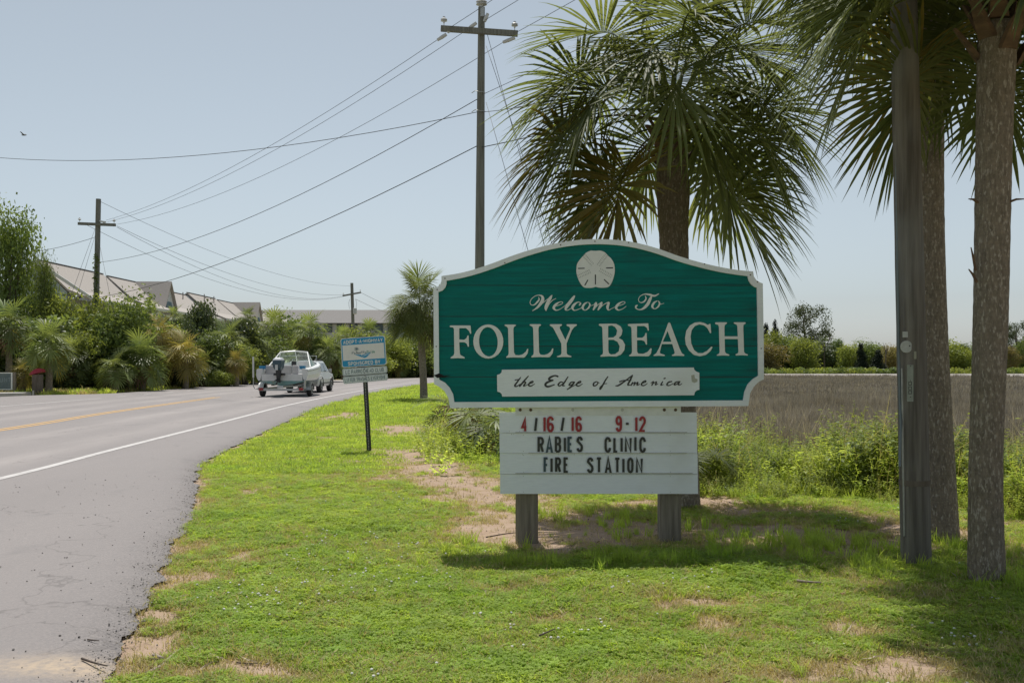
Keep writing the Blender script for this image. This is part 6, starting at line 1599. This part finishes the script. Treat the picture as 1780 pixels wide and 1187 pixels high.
mb = MB(); mb.box(BX-.17, BX-.05, BY-.64, BY-.60, 1.3, 1.55); mb.build('decal', MAT['porcelain'], om)
mb = MB(); mb.box(BX-.36, BX+.16, BY-.16, BY-.005, 1.06, 1.16); mb.build('clamp_bracket', MAT['black_plastic'], om)
mb = MB(); mb.box(BX-.25, BX+.05, BY-.52, BY-.14, .80, .83); mb.build('anti_ventilation_plate', MAT['black_plastic'], om)
for k in range(3):
    a = k*2.094; mb = MB(); c = Vector(bw(-.1, -.46, .76)); d = Vector((math.cos(a), 0, math.sin(a))); sd = Vector((-d.z, 0, d.x)); mb.hexa([c+d*.03-sd*.02, c+d*.03+sd*.02, c+d*.14+sd*.05+Vector((0,.03,0)), c+d*.14-sd*.05, c+d*.03-sd*.02+Vector((0,.012,0)), c+d*.03+sd*.02+Vector((0,.012,0)), c+d*.14+sd*.05+Vector((0,.04,0)), c+d*.14-sd*.05+Vector((0,.012,0))]); mb.build('propeller_blade', MAT['black_plastic'], om)
# trailer
tl = thing('boat_trailer', (BX, BY+2.5, .0), 'galvanised boat trailer with white guide post and red lamps', 'trailer')
def wheel(root, x, y, r, w, side, name='wheel'):
    z = r+.052
    mb = MB(); mb.lathe((x-w/2, y, z), (1,0,0), [(0,r*.62),(.0,r*.9),(w*.12,r*.985),(w*.3,r),(w*.7,r),(w*.88,r*.985),(w,r*.9),(w,r*.62)], 26); t_ = mb.build('tyre', MAT['rubber'], root)
    xo = x+side*w*.5; mb = MB(); mb.lathe((xo-side*.05, y, z), (side,0,0), [(0,r*.60),(.052,r*.60),(.056,r*.5),(.03,r*.42),(.035,r*.16),(.06,r*.12)], 18); mb.build('rim', MAT['galv'], t_)
    return t_
for s_ in (-1, 1):
    x = BX+s_*1.12; y = BY+1.6 if False else BY+.9
    wheel(tl, x, y, .31, .21, s_)
    mb = MB(); secs = []
    for a in np.linspace(0, 180, 9):
        c, q = math.cos(math.radians(a)), math.sin(math.radians(a)); secs.append([(x-.13, y+c*.44, .36+q*.36), (x+.13, y+c*.44, .36+q*.36), (x+.13, y+c*.42, .36+q*.34), (x-.13, y+c*.42, .36+q*.34)])
    mb.loft(secs); mb.build('fender', MAT['gelcoat'] if s_ < 0 else MAT['galv'], tl)
    mb = MB(); mb.bar((BX+s_*.75, BY-.15, .42), (BX+s_*.62, BY+3.2, .46), .08, .1); mb.build('frame_rail', MAT['galv'], tl)
    mb = MB(); mb.bar((BX+s_*.62, BY+3.2, .46), (BX, BY+5.2, .48), .07, .09); mb.build('tongue_rail', MAT['galv'], tl)
    mb = MB(); mb.box(BX+s_*.93-.10, BX+s_*.93+.10, BY-.24, BY-.17, .36, .48); mb.build('tail_lamp', MAT['red_lens'], tl)
    mb = MB(); mb.bar((BX+s_*.5, BY+.2, .60), (BX+s_*.45, BY+2.6, .64), .10, .06); mb.build('bunk', MAT['branch'], tl)
mb = MB(); mb.box(BX-1.05, BX+1.05, BY-.17, BY-.09, .34, .44); mb.build('rear_crossbar', MAT['galv'], tl)
mb = MB(); mb.tube([(BX-1.0, BY+.9, .36), (BX+1.0, BY+.9, .36)], .04, 8); mb.build('axle', MAT['galv'], tl)
mb = MB(); mb.tube([(BX-1.0, BY-.13, .42), (BX-1.22, BY-.13, .43), (BX-1.30, BY-.13, .55), (BX-1.30, BY-.13, 1.0)], .022, 8); mb.build('guide_bracket', MAT['galv'], tl)
mb = MB(); mb.tube([(BX-1.30, BY-.13, .95), (BX-1.31, BY-.13, 1.92)], .042, 10); mb.build('guide_post', MAT['pvc'], tl)
mb = MB(); mb.tube([(BX+1.0, BY-.13, .42), (BX+1.08, BY-.13, .46), (BX+1.10, BY-.13, .85)], .05, 8); mb.build('guide_post', MAT['galv'], tl)
mb = MB(); mb.tube([(BX, BY+4.8, .48), (BX, BY+5.9, .50)], .05, 8); mb.build('tongue', MAT['galv'], tl)
mb = MB(); mb.box(BX-.04, BX+.04, BY+5.1, BY+5.2, .5, 1.15); mb.build('winch_post', MAT['galv'], tl)
mb = MB(); mb.box(BX-.18, BX+.10, BY-.20, BY-.175, .46, .58); mb.build('licence_plate', MAT['porcelain'], tl)
# car
MAT['car_paint'] = basic('car_paint', (.52,.54,.54), (.48,.50,.50), 2, .28)
CX, CY = -11.15, 52.7
car = thing('suv_car', (CX, CY+2.3, .05), 'white sport utility car towing the boat trailer along the road', 'car')
def sec(y, hw, z0, z1, top_in=.04):
    return [(CX-hw+.06, y, z0), (CX-hw, y, z0+.12), (CX-hw-.02, y, (z0+z1)/2), (CX-hw+top_in, y, z1), (CX+hw-top_in, y, z1), (CX+hw+.02, y, (z0+z1)/2), (CX+hw, y, z0+.12), (CX+hw-.06, y, z0)]
mb = MB(); mb.loft([sec(CY-.0, .84, .48, 1.10), sec(CY+.12, .91, .40, 1.14), sec(CY+1.2, .92, .38, 1.14), sec(CY+3.2, .92, .38, 1.13), sec(CY+3.5, .91, .38, 1.10), sec(CY+4.5, .88, .40, 1.02), sec(CY+4.75, .78, .48, .86)]); mb.build('body', MAT['car_paint'], car, bevel=.02)
def gh(y, hw, z): return (hw, y, z)
A = [(-.86, CY+.06), (.86, CY+.06), (.86, CY+3.35), (-.86, CY+3.35)]; B = [(-.70, CY+.42), (.70, CY+.42), (.70, CY+2.62), (-.70, CY+2.62)]
mb = MB(); mb.loft([[(CX+x, y, 1.135) for x, y in A], [(CX+x, y, 1.68) for x, y in B], [(CX+x*.92, y+(.08 if y < CY+1 else -.08), 1.74) for x, y in B]]); cab = mb.build('cabin', MAT['car_paint'], car, bevel=.03)
def pane(pts, nrm, name='window'):
    mb = MB(); n_ = Vector(nrm)*.012; q = [Vector(p)+n_ for p in pts]; mb.hexa([*[p-n_*1.2 for p in q], *q]); return mb.build(name, MAT['glass'], cab)
def side_pt(s, y, z): 
    t = (z-1.135)/.545; return (CX+s*(.86-.16*t), y, z)
for s_ in (-1, 1):
    for ya, yb in ((.48,1.12),(1.20,2.0),(2.08,2.78)):
        pane([side_pt(s_, CY+ya, 1.17), side_pt(s_, CY+yb+(.16 if yb > 2.5 else 0), 1.17), side_pt(s_, CY+yb-(.22 if yb > 2.5 else 0), 1.62), side_pt(s_, CY+ya+(.14 if ya < .6 else 0), 1.62)], (s_, 0, .25))
    for y in (CY+.82, CY+3.72): wheel(car, CX+s_*.80, y, .375, .25, s_)
    mb = MB(); mb.box(CX+s_*.80-.09, CX+s_*.80+.09, CY-.03, CY+.06, .80, 1.10); mb.build('tail_light', MAT['red_lens'], car)
    mb = MB(); mb.tube([(CX+s_*.60, CY+.6, 1.76), (CX+s_*.60, CY+.7, 1.82), (CX+s_*.60, CY+2.3, 1.82), (CX+s_*.60, CY+2.4, 1.76)], .02, 6); mb.build('roof_rail', MAT['black_plastic'], car)
    mb = MB(); mb.box(CX+s_*1.0-.08, CX+s_*1.0+.08, CY+2.72, CY+2.86, 1.14, 1.30); mb.build('wing_mirror', MAT['car_paint'], car, bevel=.02)
    for y in (CY+.82, CY+3.72):
        mb = MB(); secs = []
        for a in np.linspace(-5, 185, 11):
            c, q = math.cos(math.radians(a)), math.sin(math.radians(a)); secs.append([(CX+s_*.80, y+c*.42, .42+q*.42), (CX+s_*.955, y+c*.42, .42+q*.42), (CX+s_*.955, y+c*.47, .42+q*.47), (CX+s_*.80, y+c*.47, .42+q*.47)])
        mb.loft(secs); mb.build('wheel_arch', MAT['black_plastic'], car)
    mb = MB(); mb.box(CX+s_*.93-.02, CX+s_*.93+.02, CY+1.3, CY+3.2, .52, .58); mb.build('side_moulding', MAT['black_plastic'], car)
pane([(CX-.74, CY+.10, 1.20), (CX+.74, CY+.10, 1.20), (CX+.62, CY+.37, 1.62), (CX-.62, CY+.37, 1.62)], (0, -1, .6), 'rear_window')
pane([(CX-.74, CY+3.28, 1.20), (CX+.74, CY+3.28, 1.20), (CX+.62, CY+2.70, 1.62), (CX-.62, CY+2.70, 1.62)], (0, 1, .8), 'windscreen')
mb = MB(); mb.box(CX-.90, CX+.90, CY-.14, CY+.04, .50, .72); mb.build('rear_bumper', MAT['galv'], car, bevel=.02)
mb = MB(); mb.box(CX-.22, CX+.22, CY-.02, CY+.01, .84, .98); mb.build('licence_plate', MAT['porcelain'], car)

# ------------------------------------------------------------------ small roadside things
def post_obj(u, vt, vb, wpx, D, mat, name, label, cat='post'):
    p = at(u, vb, D); t = at(u+.5, vt, D); w = wpx/FPX*D/2; gz = float(ground_z(np.array([p.x]), np.array([D*1.0]))[0])
    root = thing(name, (p.x, D, gz), label, cat); z1 = CAMH+(V0-vt)/FPX*D
    mb = MB(); mb.tube([(p.x, D, gz-.1), (t.x, D, z1-.03), (t.x, D, z1)], [w, w, w*.7], 10); sh_ = mb.build('shaft', mat, root); return root, sh_, z1, p, t, w
MAT['marker_yellow'] = basic('marker_yellow', (.55,.33,.04), (.48,.29,.05), 6, .5)
MAT['box_yellow'] = basic('box_yellow', (.55,.42,.03), (.48,.36,.04), 6, .5)
def banded(u, vt, vb, wpx, D, mat, bandmat, name, label, cat='post'):
    root, s_, z1, p, t, w = post_obj(u, vt, vb, wpx, D, mat, name, label, cat)
    mb = MB(); mb.tube([(t.x, D, z1-.22), (t.x, D, z1-.10)], w*1.06, 10); mb.build('band', bandmat, root)
banded(323, 650, 672, 3.0, 67, MAT['marker_yellow'], MAT['pvc'], 'marker_post', 'thin yellow marker post at the foot of the hedge')
banded(419, 648, 668, 3.2, 74, MAT['box_yellow'], MAT['marker_yellow'], 'marker_post', 'yellow marker post beside the yellow utility box')
banded(216, 660, 675, 4.0, 57.5, MAT['pvc'], MAT['galv'], 'stub_post', 'short white stub post in the grass under the broad silvery palm')
banded(57, 679, 690, 3.2, 49.2, MAT['concrete'], MAT['galv'], 'stub_post', 'short grey stub at the end of the kerb')
banded(351, 655, 670, 2.4, 69, MAT['pvc'], MAT['galv'], 'stub_post', 'pale thin stub between the two yellow posts')
c = at(411, 668, 73); root = thing('utility_box', (c.x, 73, 0), 'small yellow utility box beside the yellow marker post', 'utility box')
mb = MB(); mb.box(c.x-.22, c.x+.22, 72.9, 73.2, .38, .72); mb.build('cabinet', MAT['box_yellow'], root, bevel=.02)
mb = MB(); mb.box(c.x-.24, c.x+.24, 72.88, 73.22, .722, .76); mb.build('lid', MAT['galv'], root)
for s_ in (-1, 1): mb = MB(); mb.box(c.x+s_*.19-.02, c.x+s_*.19+.02, 72.95, 73.0, 0, .38); mb.build('leg', MAT['galv'], root)
c = at(713, 654, 118); root = thing('roadside_board', (c.x, 118, 0), 'little tan board on two legs beyond the road bend', 'sign')
mb = MB(); mb.box(c.x-.40, c.x+.40, 118, 118.05, .95, 1.35); mb.build('panel', basic('tan', (.42,.38,.33), (.36,.33,.29), 4, .7), root)
for s_ in (-1, 1): mb = MB(); mb.box(c.x+s_*.3-.03, c.x+s_*.3+.03, 118.051, 118.11, -.1, 1.3); mb.build('leg', MAT['post_wood'], root)
# grey notice board at the left edge
ND2 = 50.0
root = thing('notice_board', (*at(8, 690, ND2)[:2], 0), 'grey notice board with pale frame and post at the photo\'s left edge', 'sign')
a, b_ = at(-26, 649, ND2), at(20, 676, ND2)
mb = MB(); mb.box(a.x, b_.x, ND2, ND2+.06, b_.z, a.z); pn = mb.build('panel', basic('slate', (.10,.14,.155), (.14,.18,.19), 3, .6), root)
mb = MB(); w = .045; mb.ring([(a.x-w, a.z+w), (b_.x+w, a.z+w), (b_.x+w, b_.z-w), (a.x-w, b_.z-w)], [(a.x, a.z), (b_.x, a.z), (b_.x, b_.z), (a.x, b_.z)], ND2-.02, ND2+.07); mb.build('frame', MAT['white_trim'], root)
mb = MB(); mb.box(b_.x-.02, b_.x+.045, ND2-.03, ND2-.021, b_.z, a.z); mb.build('frame_strip', MAT['white_trim'], root)
MAT['faint_text'] = basic('faint_text', (.22,.27,.29), None, rough=.6)
for i, (ch, u) in enumerate((('U',2),('N',9.5),('T',16))):
    q = at(u-2.2, 657, ND2); q2 = at(u+2.2, 663.5, ND2)
    mb = MB(); block(mb, ch, lambda aa, bb: (q.x+(q2.x-q.x)*aa, q2.z+(q.z-q2.z)*bb), .035, ND2-.003); flat(mb.build('letter', MAT['faint_text'], pn, recalc=False))
for u in (-24, 24.5):
    c = at(u, 686, ND2); mb = MB(); mb.box(c.x-.06, c.x+.06, ND2+.0, ND2+.10, -.1, at(u, 647, ND2).z); mb.build('post', MAT['post_wood'], root)
# red tarpaulin bundle in the hedge
RD = 50.3
c = at(65, 645, RD); root = thing('red_tarpaulin', (c.x, RD, 0), 'small red tarpaulin under the stout fan palm', 'tarpaulin')
mb = MB(); secs = []
for i in range(9):
    t = i/8*2-1; h = .22*(1-t*t)+.03; secs.append([(c.x+t*.3, RD-.28, c.z-.12+t*.08), (c.x+t*.3, RD-.12, c.z+h*.5+t*.08), (c.x+t*.3, RD+.1, c.z+h*.5+t*.08), (c.x+t*.3, RD+.3, c.z-.12+t*.08)])
mb.loft(secs); mb.build('sheet', basic('red_tarp', (.38,.02,.04), (.28,.015,.03), 6, .5), root)
mb = MB(); mb.box(c.x-.2, c.x+.2, RD-.18, RD+.2, .0, c.z-.17); mb.build('crate', MAT['branch'], root)

# fallen twigs on the sand, bark chips, asphalt crumbs
def gp(u, v, dz=.012):
    D = 2770/(v-V0); x = (u-U0)/FPX*D; z = float(ground_z(np.array([x]), np.array([D]))[0]); return Vector((x, D, z+dz))
zT = 1780/360.
TW = [([(265,458),(390,400),(470,325),(545,262),(640,228)], .011, 'long pale forked twig lying across the sand patch', 'twig_pale'),
 ([(285,330),(430,335),(520,325),(600,345),(740,358),(890,365)], .009, 'dark twig lying flat behind the pale one on the sand', 'twig_dark'),
 ([(560,262),(640,290),(715,312)], .006, 'short dark twig at the top of the pale one', 'twig_dark'),
 ([(690,345),(720,315),(752,285)], .006, 'short pale twig pointing at the lawn from the sand', 'twig_pale'),
 ([(1040,362),(1160,370),(1280,362)], .005, 'thin twig at the middle of the sand patch', 'twig_dark'),
 ([(1300,380),(1360,345),(1420,320)], .006, 'pale twig at the right end of the sand patch', 'twig_pale'),
 ([(205,395),(330,385),(480,368)], .005, 'thin twig nearest the asphalt edge', 'twig_dark'),
 ([(330,305),(380,322),(415,332)], .014, 'curled pale bark piece under the crossing twigs', 'twig_pale')]
MAT['twig_pale'] = basic('twig_pale', (.34,.28,.24), (.24,.19,.16), 30, .8, .3); MAT['twig_dark'] = basic('twig_dark', (.10,.07,.055), (.06,.045,.035), 30, .85, .3)
def twig(L, r, lab, mt):
    P = [Vector(tuple(q)) for q in crom([tuple(p) for p in L], 4)]; mb = MB(); mb.tube(P, [r*(1-.55*i/(len(P)-1)) for i in range(len(P))], 7); o = mb.build('fallen_twig', MAT[mt], None, smooth=True); tag(o, lab, 'twig', 'fallen twigs')
for L, r, lab, mt in TW: twig([gp(200+x/zT, 1080+y/zT, .004+r) for x, y in L], r, lab, mt)
twig([gp(u, v, .06) for u, v in ((142,1160),(165,1168),(186,1173))], .007, 'dark twig on the sandy spill over the asphalt', 'twig_dark')
twig([gp(u, v, .06) for u, v in ((152,1126),(162,1127),(172,1128))], .005, 'tiny dark stick on the asphalt near the lower left', 'twig_dark')
twig([gp(u, v, .05) for u, v in ((938,1116),(952,1110),(965,1104))], .006, 'short dark twig in the lawn below the message board', 'twig_dark')
twig([gp(u, v, .03) for u, v in ((845,938),(880,934),(905,931))], .007, 'thin dry twig beside the sign\'s left post', 'twig_dark')
twig([gp(u, v, .05) for u, v in ((1385,1019),(1400,1020),(1428,1022))], .012, 'pale scrap of palm stalk on the lawn below the utility pole', 'twig_pale')
# loose asphalt crumbs along the ragged edge
def pebble(name, mat, seed):
    r = np.random.default_rng(seed); mb = MB(); mb.lathe((0,0,-.2), (0,0,1), [(0,.3),(.25,.75+.2*r.random()),(.55,.8),(.9,.35)], 6)
    m_ = bpy.data.meshes.new(name); v = np.array(mb.v)*(1+r.normal(0, .14, (len(mb.v), 3))); m_.from_pydata([tuple(p) for p in v], [], mb.f); m_.materials.append(mat); return m_
MAT['crumb'] = basic('crumb', (.13,.12,.115), (.22,.20,.19), 2, .9, coord='World'); MAT['crumb_pale'] = basic('crumb_pale', (.40,.37,.34), (.30,.27,.24), 2, .9, coord='World')
cc_ = src_collection('crumbs', [pebble('cr0', MAT['crumb'], 1), pebble('cr1', MAT['crumb'], 2), pebble('cr2', MAT['crumb_pale'], 3), pebble('cr3', MAT['crumb'], 4)])
n = 1700; y = 4.4*(19/4.4)**rng.random(n); d = -np.abs(rng.normal(0, .11, n))+.05; x = edge_x(y)+rag_f(y)+d
z = np.where(d < -.02, .045, .02)
scatter('asphalt_crumbs', np.c_[x, y, z], .0025+.006*rng.random(n)**2.6, cc_, 4, 'loose asphalt crumbs and gravel along the broken road edge', 'gravel', .6)
n = 420; y = 4.4*(14/4.4)**rng.random(n); x = edge_x(y)-rng.random(n)*4
scatter('road_grit', np.c_[x, y, np.full(n, .053)], .004+.006*rng.random(n)**2, cc_, 4, 'sparse dark grit lying on the asphalt shoulder', 'gravel', .6)
n = 7000; x = rng.uniform(-3.2, 4.5, n); y = 4.3*(22/4.3)**rng.random(n); keep = bare(x, y) > .42
chip = src_collection('litter', [blades(1, .001, .05, .008, 3.0, MAT['twig_pale'], 'chip0'), pebble('chip1', MAT['twig_dark'], 8), pebble('chip2', MAT['crumb_pale'], 9)])
P = np.c_[x, y, ground_z(x, y)+.004][keep]; k_ = len(P)
src2 = src_collection('litter_stone', [pebble('ls0', MAT['twig_dark'], 11), pebble('ls1', MAT['crumb_pale'], 12), pebble('ls2', MAT['twig_dark'], 13)])
scatter('soil_litter', P, (.002+.006*rng.random(k_)**2)*np.clip(P[:, 1]/10, 1, 1.5), src2, 3, 'small bits of bark and shell on the bare soil patches', 'litter', .8)
